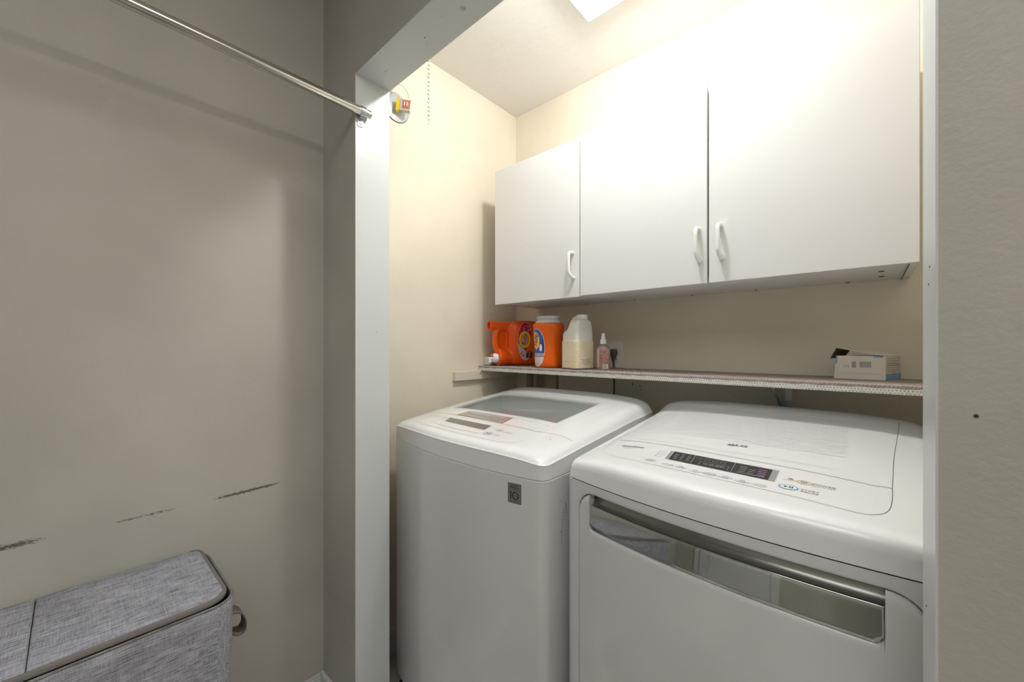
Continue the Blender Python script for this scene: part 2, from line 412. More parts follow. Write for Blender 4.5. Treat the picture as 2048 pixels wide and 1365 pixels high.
nt.links.new(wv.outputs['Fac'], mr.inputs['Value']); mx = nt.nodes.new('ShaderNodeMixShader'); nt.links.new(mr.outputs[0], mx.inputs[0]); nt.links.new(tr.outputs[0], mx.inputs[1]); nt.links.new(pr.outputs[0], mx.inputs[2]); nt.links.new(mx.outputs[0], out.inputs[0])
mb = MB(); mb.grid([[(x0+.001+(x1-x0-.002)*i/12, y0+.001+(y1-y0-.002)*j/8, Wm.H(x0+(x1-x0)*i/12, y0+(y1-y0)*j/8)-.0035) for i in range(13)] for j in range(9)])
obj('lid_glass', mb, GLASS, washer, smooth=60, label='tinted glass window in the lid')
for sx in (-.30, .30):
    for y in (.80, 1.38): obj('foot', MB().lathe([(.022, .0), (.022, .012), (.012, .015), (.012, .052)], (WX+sx, y, 0), 16), RUB, washer, smooth=40)
D = Deco(lambda x, y, o: (x, y, Wm.H(x, y)+o), washer)
D.ribbon('seam', [(-1.205, .905), (-1.02, .903), (-.8137, .8947), (-.70, .8925), (-.692, .90)], .0016)
D.ribbon('seam', [(-.70, .8925), (-.676, .903), (-.632, .9138), (-.60, .9105), (-.592, .908)], .0010)
D.ribbon('lseam', [(-.735, .896), (-.7, .951)], .001); D.ribbon('lseam', [(-.86, .962), (-.7, .951)], .0014)
D.ribbon('lseam', [(-.629, 1.2974), (-.60, 1.292), (-.575, 1.27)], .0012)
D.ribbon('lseam', [(-.6895, .90), (-.672, 1.05), (-.655, 1.20), (-.64, 1.40)], .0008)
D.ribbon('lseam', [(-1.20, .91), (-1.215, 1.05), (-1.225, 1.25), (-1.222, 1.40)], .0008)
D.ribbon('seam', [(x0-.004, y1+.004), (x1+.004, y1+.004)], .002); D.ribbon('lseam', [(x0-.004, y0-.004), (x1+.004, y0-.004)], .0014)
D.ribbon('lseam', [(x1+.004, y0-.004), (x1+.004, y1+.004)], .001); D.ribbon('lseam', [(x0-.004, y0-.004), (x0-.004, y1+.004)], .001)
D.ribbon('lseam', [(-1.15, .79), (-1.08, .778), (-.95, .769), (-.8238, .766), (-.74, .772), (-.70, .79), (-.690, .83)], .001)
D.quad('recess', [(-1.07, .9065), (-.847, .900), (-.855, .958), (-1.0622, .9565)], .0006)  # flat patch; the pocket's shade and brownish reflection are put into its colour
D.quad('strip', [(-1.035, .938), (-.875, .938), (-.872, .952), (-1.045, .951)], .001)
D.ribbon('redge', [(-.846, .899), (-.854, .960)], .0018, off=.001); D.ribbon('seam', [(-1.06, .958), (-.855, .960)], .0016, off=.001)
D.quad('disp', [(-1.0447, .832), (-.8485, .8247), (-.8582, .8652), (-1.0633, .8696)], .0006)
for i in range(3):
    for j in range(4):
        D.rect('dink', -.93+.018*i, -.918+.018*i, .832+.0085*j, .8338+.0085*j, .0009, 1)
for j in range(3): D.rect('dink', -1.035, -1.018, .842+.008*j, .844+.008*j, .0009, 1)
D.text('dink', 'LG', -.975, .848, .007, .0009)
D.text('linkk', 'WAVEFORCE', -1.155, .868, .0085, shear=.2, sx=1.2); D.text('linkk', 'OPTIMAL WASH', -1.165, .857, .005, sx=1.2)
for j in range(3): D.rect('linkk', -1.085, -1.068, .845+.009*j, .8465+.009*j, .0004, 1)
for i, (x, y) in enumerate([(-1.068, .8062), (-1.028, .8026), (-.9986, .7979), (-.9728, .7983), (-.9454, .794), (-.9152, .7946), (-.8879, .7969), (-.8558, .7966)]):
    button(D, washer, x, y, .0105, .006, .0006, SEAML, [['TEMP', 'SOIL', 'SPIN', 'RINSE', 'PRE', 'EXTRA', 'TUB', 'CYCLES'][i]], INKL, .0042)
D.disc('blue', -.8165, .808, .0165, .0118, r0=.86, rings=1, off=.0006); D.disc('btn', -.8165, .808, .0142, .0100, off=.0006)
D.disc('orange', -.8005, .8425, .0125, .0085, r0=.84, rings=1, off=.0006); D.disc('ink', -.8005, .8425, .005, .0036, r0=.75, rings=1, off=.0008)
D.mb('ink').add([(a, b_, Wm.H(a, b_)+.0009) for a, b_ in ((-.8235, .8035), (-.8165, .808), (-.8235, .8125))], [(0,1,2)])
for x in (-.8145, -.810): D.rect('ink', x, x+.0022, .8035, .8125, .0009, 1)
D.text('inkl', 'START', -.781, .8105, .006, sx=1.3); D.text('inkl', 'PAUSE', -.781, .8035, .006, sx=1.3)
D.text('inkl', 'POWER', -.767, .8425, .007, sx=1.2); D.text('inkl', 'AUTO OFF', -.767, .8355, .0055, sx=1.2)
D.disc('lseam', -.825, .847, .0055, .0035, r0=.8, rings=1); D.disc('lseam', -.6476, .8733, .0085, .0075, r0=.9, rings=1); D.disc('ink', -.638, .871, .0012, .0012, rings=1)
D.text('linkk', 'SMART DIAGNOSIS', -.70, 1.33, .007, sx=1.2)
D.flush(dict(seam=SEAM, lseam=SEAML, recess=mat('pocket_shade', (168, 160, 150), .2, coat=.5), strip=mat('pocket_strip', (200, 202, 206), .15, .3), redge=mat('pocket_edge', (110, 70, 58), .4),
             disp=GREYP, dink=INKL, linkk=INKL, btn=PLASTW, blue=BLUE, orange=ORNG, ink=INK, inkl=INKL),
        dict(seam='lid_seam', lseam='lid_outline', recess='lid_pocket_shade', strip='pocket_strip', redge='pocket_edge', disp='control_display', dink='display_print', linkk='fine_print',
             btn='control_buttons', blue='start_ring', orange='power_ring', ink='button_symbols', inkl='button_labels'))
# cap crease and warranty sticker
P = Wm.outline()
for nm, dd, f, th, mt in (('cover_crease', .0015, .75, .0009, PLASTW),):
    Q = Wm.outline(dd-.0004); mb = MB(); k0, k1 = 3, 72
    mb.tube([(x, y, seamz+f*(Wm.H(x, y)-seamz)) for x, y in Q[k0:k1]], th, 6)
    obj(nm, mb, mt, washer, smooth=60)
Df = Deco(lambda x, z, o: (x, Wm.yf(x)-o, CZ+z), washer)
sx0, sx1, sz0, sz1 = -.6755, -.6365, -.393, -.3435
Df.rect('edge', sx0, sx1, sz0, sz1, .0008, 3); Df.rect('face', sx0+.0012, sx1-.0012, sz0+.0012, sz1-.0012, .0011, 3)
sc = (sx0+sx1)/2
Df.text('ink', 'INVERTER', sc, -.3485, .0042, .0014, sx=1.1); Df.text('ink', 'DirectDrive', sc, -.3535, .0056, .0014, bold=.0001); Df.text('ink', 'M O T O R', sc, -.3585, .0038, .0014)
Df.rect('ink', sx0+.003, sx1-.003, -.3618, -.3614, .0014, 1)
Df.rect('ink', sc-.0118, sc-.009, -.3835, -.3645, .0014, 1); Df.rect('ink', sc-.0132, sc-.0105, -.3680, -.3655, .0014, 1)
Df.disc('ink', sc+.0032, -.3740, .0098, .0098, .0014, r0=.76, rings=1); Df.text('ink', 'YEAR', sc+.0032, -.3740, .004, .0014)
Df.text('ink', 'WARRANTY', sc, -.3890, .0042, .0014, spacing=1.3)
Df.flush(dict(edge=mat('sticker_edge', (70, 70, 68), .4), face=mat('sticker_silver', (150, 150, 146), .3, .5), ink=mat('sticker_ink', (20, 20, 22), .5)), dict(edge='sticker_border', face='warranty_sticker', ink='sticker_print'))
Ds = Deco(lambda y, z, o: (Wm.xc+Wm.hw+o, y, CZ+z), washer)
Ds.ribbon('s', [(.845, -.412), (.838, -.43), (.832, -.46), (.829, -.50)], .0010, sub=.003)
Ds.ribbon('s', [(.846, -.400), (.850, -.408), (.852, -.42), (.848, -.43)], .0018, sub=.003)
for q in range(12): Ds.disc('s', .82+random.random()*.035, -.37-random.random()*.17, .0006+random.random()*.0008, .0006+random.random()*.0016, n=8, rings=1)
Ds.flush(dict(s=mat('black_scuff', (86, 88, 92), .7)), dict(s='scuff_marks'))

# ---- dryer
Dm = Mach(-.205, .345, .7584, .0364, .0019, -.0217, 1.48, .018, [(.78, -.262), (.97, -.243), (1.36, -.206), (1.45, -.179), (1.5, -.177)], -.3177, .021, [(.0008, .05), (.0028, .50), (.005, .72), (.0085, .84), (.0135, .915), (.020, .962), (.029, .99), (.042, 1)])
seamd = CZ-.3177
DX, DY = -.205, 1.1
dryer = thing('clothes_dryer', 'white front-loading dryer with a mirrored chrome door handle strip, right of the washer', 'clothes dryer', (DX, DY, 0))
xa, xb = -.530, .108
P = Dm.outline()
xs = [p[0] for p in P[:65]]; xa = min(xs, key=lambda v: abs(v-xa)); xb = min(xs, key=lambda v: abs(v-xb))
mb = body(Dm, .05, seamd-.0008, xa, xb)
# door opening: rounded rectangle ring blended to the outer rectangle
ho = dict(x0=-.509, x1=.068, z0=CZ-.965, z1=CZ-.340, r=.046)
def rrect(x0, x1, z0, z1, r, n=8, m=14):
    P = []
    for cx, cz, a0 in ((x1-r, z1-r, 0), (x0+r, z1-r, 90), (x0+r, z0+r, 180), (x1-r, z0+r, 270)):
        for i in range(n+1): a = math.radians(a0+90*i/n); P.append((cx+r*math.cos(a), cz+r*math.sin(a)))
        nx = {0: (x0+r, z1), 90: (x0, z0+r), 180: (x1-r, z0), 270: (x1, z1-r)}[a0]; lx = P[-1]
        for i in range(1, m): P.append((lx[0]+(nx[0]-lx[0])*i/m, lx[1]+(nx[1]-lx[1])*i/m))
    return P
R = rrect(**ho); rings = [[(x, Dm.yf(x)+.035, z) for x, z in R], [(x, Dm.yf(x)+.0035, z) for x, z in R], [(x, Dm.yf(x)+.001, z) for x, z in rrect(ho['x0']-.0015, ho['x1']+.0015, ho['z0']-.0015, ho['z1']+.0015, .0475)], [(x, Dm.yf(x), z) for x, z in rrect(ho['x0']-.004, ho['x1']+.004, ho['z0']-.004, ho['z1']+.004, .05)]]
zb, zt2 = .05, seamd-.0008
def toouter(x, z):
    cx, cz = (ho['x0']+ho['x1'])/2, (ho['z0']+ho['z1'])/2
    # project along the ray from the centre, in normalised box space
    u, v = (x-cx)/((ho['x1']-ho['x0'])/2), (z-cz)/((ho['z1']-ho['z0'])/2); m = max(abs(u), abs(v)); u /= m; v /= m
    X = cx+u*((xb-cx) if u > 0 else (cx-xa)); Z = cz+v*((zt2-cz) if v > 0 else (cz-zb)); return X, Z
base_r = rrect(ho['x0']-.004, ho['x1']+.004, ho['z0']-.004, ho['z1']+.004, .05)
for f in (.25, .5, .75, 1):
    ring = []
    for x, z in base_r:
        X, Z = toouter(x, z); xx, zz = x+(X-x)*f, z+(Z-z)*f; ring.append((xx, Dm.yf(xx), zz))
    rings.append(ring)
mb.loft(rings, True, False)
obj('cabinet', mb, ENAMEL, dryer, smooth=35)
# corners of the outer ring are cut by the ray projection; close them with the strip grids
def strip(x0, x1, z0, z1, n=24): return MB().grid([[(x0+(x1-x0)*i/n, Dm.yf(x0+(x1-x0)*i/n)+.0004, z) for i in range(n+1)] for z in (z0, z1)])
obj('top_cover', MB().loft(Dm.top((-.40, -.03, 1.12, 1.12)), False, False), PLASTW, dryer, smooth=35)
for sx in (-.30, .30):
    for y in (.86, 1.40): obj('foot', MB().lathe([(.022, .0), (.022, .012), (.012, .015), (.012, .052)], (DX+sx, y, 0), 16), RUB, dryer, smooth=40)

def front_panel(m, x0, x1, ztop, zbot, r, lift, nx=80, nz=40, depth=.02, tilt=0, zref=0, extra=()):
    """door-like panel in columns; r = edge rounding, lift = how far proud of the cabinet front"""
    xs = sorted([x0+(x1-x0)*(1-math.cos(math.pi*i/nx))/2 for i in range(nx+1)]+list(extra))
    nx = len(xs)-1
    top = [ztop(x) for x in xs]; bot = [zbot(x) for x in xs]; tp = [(x, z) for x, z in zip(xs, top)]; bp = [(x, z) for x, z in zip(xs, bot)]
    rows = []
    for x, a, b in zip(xs, top, bot):
        col = []
        for j in range(nz+1):
            f = (1-math.cos(math.pi*j/nz))/2; f = .5*f+.5*(j/nz if j not in (0, nz) else f); z = a+(b-a)*f
            dd = min(a-z, z-b, x-x0, x1-x, min((math.dist((x, z), q) for q in tp if abs(q[0]-x) < r*1.2), default=1), min((math.dist((x, z), q) for q in bp if abs(q[0]-x) < r*1.2), default=1))
            dd = max(dd, 0); off = r-math.sqrt(max(0, r*r-(r-min(dd, r))**2)); col.append((x, m.yf(x)-lift+off+tilt*(z-zref), z))
        rows.append(col)
    mb = MB().grid(rows)
    edge = [r_[0] for r_ in rows]+[q for q in rows[-1][1:]]+[r_[-1] for r_ in rows[-2::-1]]+[q for q in rows[0][-2:0:-1]]
    mb.loft([edge, [(x, y+depth, z) for x, y, z in edge]], False, False)
    return mb
dx0, dx1, dz1, dz0, dr = -.5075, .0665, CZ-.3425, CZ-.963, .044
sx0, sx1, sz1, sz0 = -.4735, .0200, CZ-.369, CZ-.4175
def sbot(x):
    z = sz0; q = .013
    for e in (x-sx0-.0, sx1-x-.0):
        if e < q: z = max(z, sz0+q-math.sqrt(max(0, q*q-(q-max(e, 0))**2)))
    return min(z, sz1-.01)
def dtop(x):
    z = dz1
    for e, s_ in ((x-dx0, 1), (dx1-x, 1)):
        if e < dr: z = min(z, dz1-dr+math.sqrt(max(0, dr*dr-(dr-max(e, 0))**2)))
    # the finger pocket is cut out of the top edge
    t = min(x-(sx0-.0012), (sx1+.0012)-x)
    if t > 0:
        f = min(1, t/.0012); z = z+(sbot(min(max(x, sx0), sx1))-.0003-z)*f
    return z
def dbot(x):
    z = dz0
    for e in (x-dx0, dx1-x):
        if e < dr: z = max(z, dz0+dr-math.sqrt(max(0, dr*dr-(dr-max(e, 0))**2)))
    return z
obj('door', front_panel(Dm, dx0, dx1, dtop, dbot, .006, .002, nx=150, nz=44, extra=[q_+d_ for q_, sg in ((sx0, 1), (sx1, -1)) for d_ in [sg*v for v in (-.009, -.007, -.005, -.004, -.003, -.002, -.0012, -.0008, -.0004, 0, .0005, .001, .002, .0035, .005, .008, .012, .016, .02)]]), ENAMEL, dryer, smooth=50, weld=True, label='white door with rounded corners')
obj('handle_strip', front_panel(Dm, sx0, sx1, lambda x: sz1, sbot, .0008, .0030, nx=90, nz=10, depth=.006, tilt=.17, zref=sz0), CHROME, dryer, smooth=25, weld=True, label='mirrored chrome handle strip')
# thin rim along the strip's top edge and the concave pocket behind
obj('strip_rim', MB().tube([(sx0+(sx1-sx0)*i/40, Dm.yf(sx0+(sx1-sx0)*i/40)+.0066, sz1+.0005) for i in range(41)], .0013, 8), CHROME, dryer, smooth=60)
rows = []
for i in range(49):
    x = sx0-.010+(sx1-sx0+.020)*i/48; y = Dm.yf(x); col = [(x, y+.0065, sz1+.0002)]
    for j in range(13):
        a = math.pi/2*j/12; col.append((x, y+.009+.020*math.sin(a), sz1-.001+.030*(1-math.cos(a))))
    col.append((x, y+.0285, dz1+.006)); rows.append(col)
obj('finger_pocket', MB().grid(rows), SILVER, dryer, smooth=60)

D = Deco(lambda x, y, o: (x, y, Dm.H(x, y)+o), dryer)
def arc(cx, cy, rx, ry, a0, a1, n=8): return [(cx+rx*math.cos(math.radians(a0+(a1-a0)*i/n)), cy+ry*math.sin(math.radians(a0+(a1-a0)*i/n))) for i in range(n+1)]
# control panel outline
pl = [(-.503, 1.011), (-.502, .96), (-.493, .8905), (-.480, .872), (-.4466, .8568), (-.36, .845), (-.262, .8375), (-.1729, .8334), (-.10, .829), (-.03, .8215), (-.0015, .8209), (.0147, .8316), (.025, .848), (.0308, .8728), (.0345, .92), (.0356, .9623)]
def chaikin(P, n=3):
    for _ in range(n):
        Q_ = [P[0]]
        for a, b in zip(P, P[1:]): Q_ += [(a[0]*.75+b[0]*.25, a[1]*.75+b[1]*.25), (a[0]*.25+b[0]*.75, a[1]*.25+b[1]*.75)]
        P = Q_+[P[-1]]
    return P
D.ribbon('lseam', chaikin(pl[:6]), .0010); D.ribbon('seam', chaikin(pl[5:]), .0010, sub=.01)
D.ribbon('seam', [(-.488, .985), (-.30, .976), (-.10, .964), (.0145, .953), (.019, .958), (.0356, .9605)], .0013, sub=.01)
D.ribbon('lseam', [(-.503, 1.011), (-.488, .985)], .001)
D.ribbon('seam', [(.0356, .9605), (.045, 1.15), (.0636, 1.40), (.064, 1.42)], .0010); D.ribbon('lseam', [(-.503, 1.011), (-.49, 1.2), (-.455, 1.41)], .0008)
for i in range(19):
    y = 1.082+i*.0158; D.ribbon('rib', [(-.452+.0006*i, y+.006), (-.028-.0003*i, y+.006)], .003, off=.0004, sub=.05)
D.ribbon('lseam2', [(-.45, 1.005), (-.05, 1.001)], .001)
# display
q = [(-.3266, .8897), (-.1367, .8781), (-.1374, .9344), (-.332, .9432)]
D.quad('bezel', [(-.335, .889), (-.126, .8765), (-.1265, .936), (-.341, .944)], .0005)
D.quad('disp', q, .0010)
def dq(u, v): # display space 0..1
    return tuple((1-u)*((1-v)*q[0][k]+v*q[3][k])+u*((1-v)*q[1][k]+v*q[2][k]) for k in (0, 1))
for u in (.245, .66): D.ribbon('dline', [dq(u, .03), dq(u, .97)], .0006, off=.0012)
D.ribbon('dline', [dq(.33, .06), dq(.33, .45), dq(.62, .45), dq(.62, .06)], .0006, off=.0012)
for u in (.30, .39, .47, .55): D.ribbon('dline', [dq(u-.025, .6), dq(u+.022, .6), dq(u+.022, .78), dq(u-.025, .78)], .0005, off=.0012, closed=True, sub=.005)
for col_, us, n in ((0, (.03, .075), 5), (1, (.105, .14), 6), (2, (.175, .21), 6)):
    for j in range(n): a = dq(us[0], .14+.13*j); b2 = dq(us[1], .17+.13*j); D.rect('dink', a[0], b2[0], a[1], a[1]+.0022, .0012, 1)
D.text('dink', 'TIME REMAINING', *dq(.44, .88), .0052, .0012, sx=1.2); D.text('dink', '8:8:88', *dq(.475, .24), .013, .0012, sx=1.3)
for us, k, n in (((.72, .78), 'dink', 4), ((.80, .86), 'dink', 3), ((.89, .96), 'pink', 4)):
    for j in range(n): a = dq(us[0], .2+.17*j); b2 = dq(us[1], .2); D.rect(k, a[0], b2[0], a[1], a[1]+.0028, .0012, 1)
D.rect('dink', dq(.70, .08)[0], dq(.96, .08)[0], dq(.8, .08)[1], dq(.8, .08)[1]+.0022, .0012, 1)
D.text('linkk', 'SENSOR DRY SYSTEM WITH STEAM', -.165, .9405, .0048, sx=1.1)
# logo
D.disc('ink', -.2385, 1.054, .0088, .0085, rings=3); 
D.disc('white', -.2385, 1.054, .0072, .0069, r0=.84, rings=1, off=.0006); D.rect('white', -.2392, -.2378, 1.049, 1.059, .0006, 1); D.rect('white', -.2385, -.2345, 1.049, 1.0502, .0006, 1); D.disc('white', -.2415, 1.0565, .0011, .0011, rings=1, off=.0006)
D.text('ink', 'LG', -.2175, 1.0565, .0185, bold=.0004, sx=1.15)
D.text('ink', 'HydroShield', -.4345, .9385, .0115, bold=.0002, shear=.2); D.text('inkl', 'TM', -.4045, .9415, .004)
D.text('inkl', 'ANTI-CREASE', -.4405, .929, .0055); D.text('inkl', 'SYSTEM', -.4405, .9225, .0055)
for j, (x, y, s_) in enumerate([(-.3613, .9303, 'HIGH'), (-.3612, .9206, 'MED HIGH'), (-.3604, .9101, 'MEDIUM'), (-.3595, .8986, 'LOW')]):
    D.disc('ink', x, y, .0016, .0016, n=10, rings=1); D.text('inkl', s_, x+.004+len(s_)*.0016, y, .0052)
for (x, y), s_ in zip([(-.3584, .8669), (-.3175, .8598), (-.2897, .8592), (-.2595, .8525), (-.2317, .852), (-.2034, .8518), (-.1737, .8486), (-.1448, .8471)],
                      ['TEMP|CONTROL', 'WRINKLE', 'DRY|LEVEL', 'TIME|DRY', 'CUSTOM|PROGRAM', 'MORE|TIME', 'LESS|TIME', 'CYCLES']):
    button(D, dryer, x, y, .0108, .0064, .0007, SEAML, s_.split('|'), mat('mid_ink', (88, 88, 92), .5) if s_[0] == 'T' and '|C' in s_ else bpy.data.materials['mid_ink'], .0048)
D.disc('blue', -.1035, .8635, .0150, .0112, r0=.86, rings=1, off=.0007); D.disc('btn', -.1035, .8635, .0129, .0096, off=.0007)
D.disc('orange', -.0837, .8992, .0118, .0088, r0=.82, rings=1, off=.0007); D.disc('ink', -.0837, .8992, .0050, .0040, r0=.76, rings=1, off=.0009); D.rect('ink', -.0841, -.0833, .8965, .902, .0009, 1)
D.mb('ink').add([(a, b_, Dm.H(a, b_)+.0011) for a, b_ in ((-.1095, .8595), (-.1035, .8635), (-.1095, .8675))], [(0,1,2)])
for x in (-.102, -.0985): D.rect('ink', x, x+.002, .8595, .8675, .0011, 1)
D.text('inkm', 'POWER', -.055, .9005, .0088, sx=1.12); D.text('inkm', 'AUTO OFF', -.055, .8925, .0062, sx=1.12)
D.text('inkm', 'START', -.072, .8645, .0082, sx=1.1); D.text('inkm', 'PAUSE', -.072, .8560, .0082, sx=1.1)
D.disc('inkm', -.1045, .9055, .0045, .003, r0=.75, rings=1); D.disc('inkm', -.1045, .9055, .0018, .0012, rings=1); D.rect('inkm', -.1115, -.0965, .899, .8996, .0004, 1); D.text('inkm', 'SMART DIAGNOSIS', -.104, .8965, .0028)
D.text('linkk', 'STEAMDRYER LG', -.385, 1.425, .012, sx=1.2)
D.flush(dict(seam=SEAM, lseam=SEAML, lseam2=mat('faint_seam', (205, 205, 205), .5), rib=mat('rib_plastic', (224, 225, 226), .3), bezel=BEZEL, disp=BLACKP, dline=INKW, dink=INKL, pink=INKP, linkk=mat('pale_ink', (180, 180, 180), .5), ink=INK, inkl=INKL,
             inkm=mat('mid_ink', (88, 88, 92), .5), btn=PLASTW, blue=BLUE, orange=ORNG, white=PLASTW),
        dict(seam='panel_seam', lseam='panel_outline', lseam2='faint_line', rib='raised_ribs', bezel='display_bezel', disp='control_display', dline='display_lines', dink='display_print', pink='display_pink_print',
             linkk='pale_print', ink='logo_and_symbols', inkl='fine_print', inkm='button_labels', btn='control_buttons', blue='start_ring', orange='power_ring', white='logo_face'))

# ------------------------------------------------------------------ wall cabinets
def cabinet(name, label, x0, x1, doors, dz):
    t = thing(name, label, 'cabinet', ((x0+x1)/2, 1.44, CZ+.194))
    z0, z1, yb, yf = CZ+.194, CZ+.788, YB, 1.296
    b = MB().box(x0, x0+.016, yf, yb, z0, z1).box(x1-.016, x1, yf, yb, z0, z1).box(x0+.016, x1-.016, yf, yb, z0+.0015, z0+.018).box(x0+.016, x1-.016, yf, yb, z1-.016, z1).box(x0+.016, x1-.016, yb-.006, yb, z0+.016, z1-.016)
    obj('carcass', b, WHITE_LAM, t)
    for a, c, hx in doors:
        dd = obj('door', MB().box(a+.0015, c-.0015, 1.278, 1.2945, z0+dz, z1+.001), WHITE_LAM, t, bevel=.0012)
        zt_, zb_ = CZ+.357, CZ+.262
        pts = [(hx, 1.279, zt_), (hx, 1.262, zt_), (hx, 1.254, zt_-.002), (hx, 1.2505, zt_-.008), (hx, 1.2495, zt_-.02), (hx, 1.2495, zb_+.026), (hx, 1.2505, zb_+.018), (hx+.002, 1.257, zb_+.008), (hx+.004, 1.268, zb_+.001), (hx+.004, 1.279, zb_)]
        obj('handle', MB().tube(pts, [.0072, .0066, .0062, .006, .0055, .0055, .006, .0068, .0070, .0074], 14), PLASTW2, dd, smooth=50, label='white plastic bow handle')
    return t
cabs = cabinet('wall_cabinet', 'single-door white wall cabinet in the left corner above the shelf', -1.247, -.802, [(-1.247, -.802, -.832)], -.005)
cabd = cabinet('wall_cabinet', 'wide two-door white wall cabinet, right of the single-door one', -.8005, .0935, [(-.8005, -.3535, -.379), (-.3515, .0935, -.318)], -.002)
for x, y, r, c in ((.031, 1.40, .006, cabd), (.034, 1.50, .006, cabd), (-.04, 1.575, .005, cabd), (-.28, 1.575, .004, cabd), (-.49, 1.575, .004, cabd), (-.72, 1.575, .004, cabd), (-.95, 1.575, .004, cabs), (-1.19, 1.45, .004, cabs)):
    obj('screw_hole', MB().lathe([(r, -.0012), (r, .001)], (x, y, CZ+.1955), 14), HOLE, c)
obj('corner_bracket', MB().box(.0765, .0778, 1.297, 1.594, CZ+.1925, CZ+.1945), SEAM, cabd)

# ------------------------------------------------------------------ shelf, liner, cleat, bracket
SHZ = CZ-.0925; YS = 1.3156
WOODW = mat('white_painted_wood', (228, 228, 222), .45, bump=(40, .1))
sh = obj('wall_shelf', MB().box(XL+.001, AX-.001, YS, YB-.022, CZ-.114, SHZ), WOODW, loc=(-.55, 1.45, CZ-.114), bevel=.001, label='long white shelf board running across the alcove above the machines', cat='shelf')
TAUPE = mat('taupe_grip_mesh', (164, 150, 144), .7); WMESH = mat('white_grip_mesh', (238, 238, 234), .6)
mb = MB(); p = .0078; nx, ny = int((AX-XL-.01)/p), 32
for i in range(nx):
    for j in range(ny):
        x = XL+.004+i*p; y = YS+.0005+j*p; ox = .5*p if j % 2 else 0; x += ox
        h = p*.27; zb2, zt3 = SHZ+.0006, SHZ+.0022; c = (x+p/2, y+p/2)
        O = [(x, y, zb2), (x+p, y, zb2), (x+p, y+p, zb2), (x, y+p, zb2)]; I = [(c[0]-h, c[1]-h*.9, zt3), (c[0]+h, c[1]-h*.9, zt3), (c[0]+h, c[1]+h*.9, zt3), (c[0]-h, c[1]+h*.9, zt3)]
        mb.add(O+I, [(0, 1, 5, 4), (1, 2, 6, 5), (2, 3, 7, 6), (3, 0, 4, 7)])
for i in range(nx):
    x = XL+.004+i*p+.25*p; z = SHZ+.0006; q1_ = [(x, YS-.0002, z), (x+p, YS-.0002, z), (x+p, YS-.0016, z-.0085+.0012*math.sin(i*.9)), (x, YS-.0016, z-.0085+.0012*math.sin(i*.9-.9))]
    cc_ = (x+p/2, YS-.0028, z-.0042); h = p*.24
    mb.add(q1_+[(cc_[0]-h, cc_[1], cc_[2]+h*.8), (cc_[0]+h, cc_[1], cc_[2]+h*.8), (cc_[0]+h, cc_[1], cc_[2]-h*.8), (cc_[0]-h, cc_[1], cc_[2]-h*.8)], [(0, 1, 5, 4), (1, 2, 6, 5), (2, 3, 7, 6), (3, 0, 4, 7)])
ln = obj('shelf_liner', mb, TAUPE, loc=(-.55, 1.45, SHZ), label='taupe mesh grip liner covering the white shelf board', cat='shelf liner')
mb = MB(); q_ = .0068
for i in range(int((AX-XL-.01)/q_)):
    for j in range(2):
        x = XL+.004+i*q_; z = CZ-.1145+j*.0066; ox = .5*q_ if j % 2 else 0; x += ox; h = q_*.30; c = (x+q_/2, z+.0033); yo, yi = YS-.0004, YS-.0024
        O = [(x, yo, z), (x+q_, yo, z), (x+q_, yo, z+.0066), (x, yo, z+.0066)]; I = [(c[0]-h, yi, c[1]-h), (c[0]+h, yi, c[1]-h), (c[0]+h, yi, c[1]+h), (c[0]-h, yi, c[1]+h)]
        mb.add(O+I, [(0, 1, 5, 4), (1, 2, 6, 5), (2, 3, 7, 6), (3, 0, 4, 7)])
obj('edge_strip', mb, WMESH, ln, kind='stuff', label='white mesh strip along the shelf edge')
cl = obj('shelf_cleat', MB().box(XL+.0005, XL+.021, 1.157, YB-.002, CZ-.155, CZ-.1145), mat('cream_painted_wood', (222, 214, 198), .5), loc=(XL+.01, 1.38, CZ-.155), bevel=.0015, label='cream wooden cleat fixed to the alcove wall under the shelf end', cat='shelf support')
for y in (1.31, 1.46): obj('screw', MB().lathe([(.0032, 0), (.0032, .0008)], (XL+.021, y, CZ-.129), 12, 'x'), RUB, cl)
br = thing('shelf_bracket', 'grey metal shelf bracket on the wall under the shelf, behind the dryer', 'shelf bracket', (-.203, YB, CZ-.114))
obj('wall_plate', MB().box(-.226, -.180, YB-.003, YB, CZ-.235, CZ-.1165), GALV, br, bevel=.001)
obj('arm', MB().box(-.218, -.188, YS+.05, YB-.003, CZ-.1175, CZ-.1145), GALV, br)
obj('rib', MB().add([(-.207, YB-.003, CZ-.1175), (-.207, YB-.003, CZ-.225), (-.207, YB-.022, CZ-.215), (-.207, YS+.06, CZ-.1175), (-.199, YB-.003, CZ-.1175), (-.199, YB-.003, CZ-.225), (-.199, YB-.022, CZ-.215), (-.199, YS+.06, CZ-.1175)],
    [(0,1,2,3), (7,6,5,4), (0,4,5,1), (1,5,6,2), (2,6,7,3), (3,7,4,0)]), GALV, br)
for x, l in ((-1.29, 'left of the two cream pipes in the recess behind the washer'), (-1.161, 'right of the two cream pipes in the recess behind the washer')):
    obj('water_pipe', MB().tube([(x, YB+.035, hz0+.001), (x, YB+.035, hz1-.001)], .0115, 16), mat('cream_pipe', (212, 200, 172), .5), loc=(x, YB+.035, hz0), smooth=40, label=l, cat='pipe')
DI = mat('drywall_scar', (110, 100, 84), .8)
wb = bpy.data.objects['wall_back']
mb = MB()
for x, z, r, s_ in ((-1.09, -.168, .0025, 1), (-1.085, -.182, .006, .25), (-1.10, -.188, .004, .3), (-.737, -.158, .0018, 5), (-.705, -.165, .003, 1.2), (-.70, -.178, .0015, 3), (-.352, -.175, .002, 1)):
    mb.add([(x+r*math.cos(a*math.pi/4), YB-.0006, CZ+z+r*s_*math.sin(a*math.pi/4)) for a in range(8)], [tuple(range(8))])
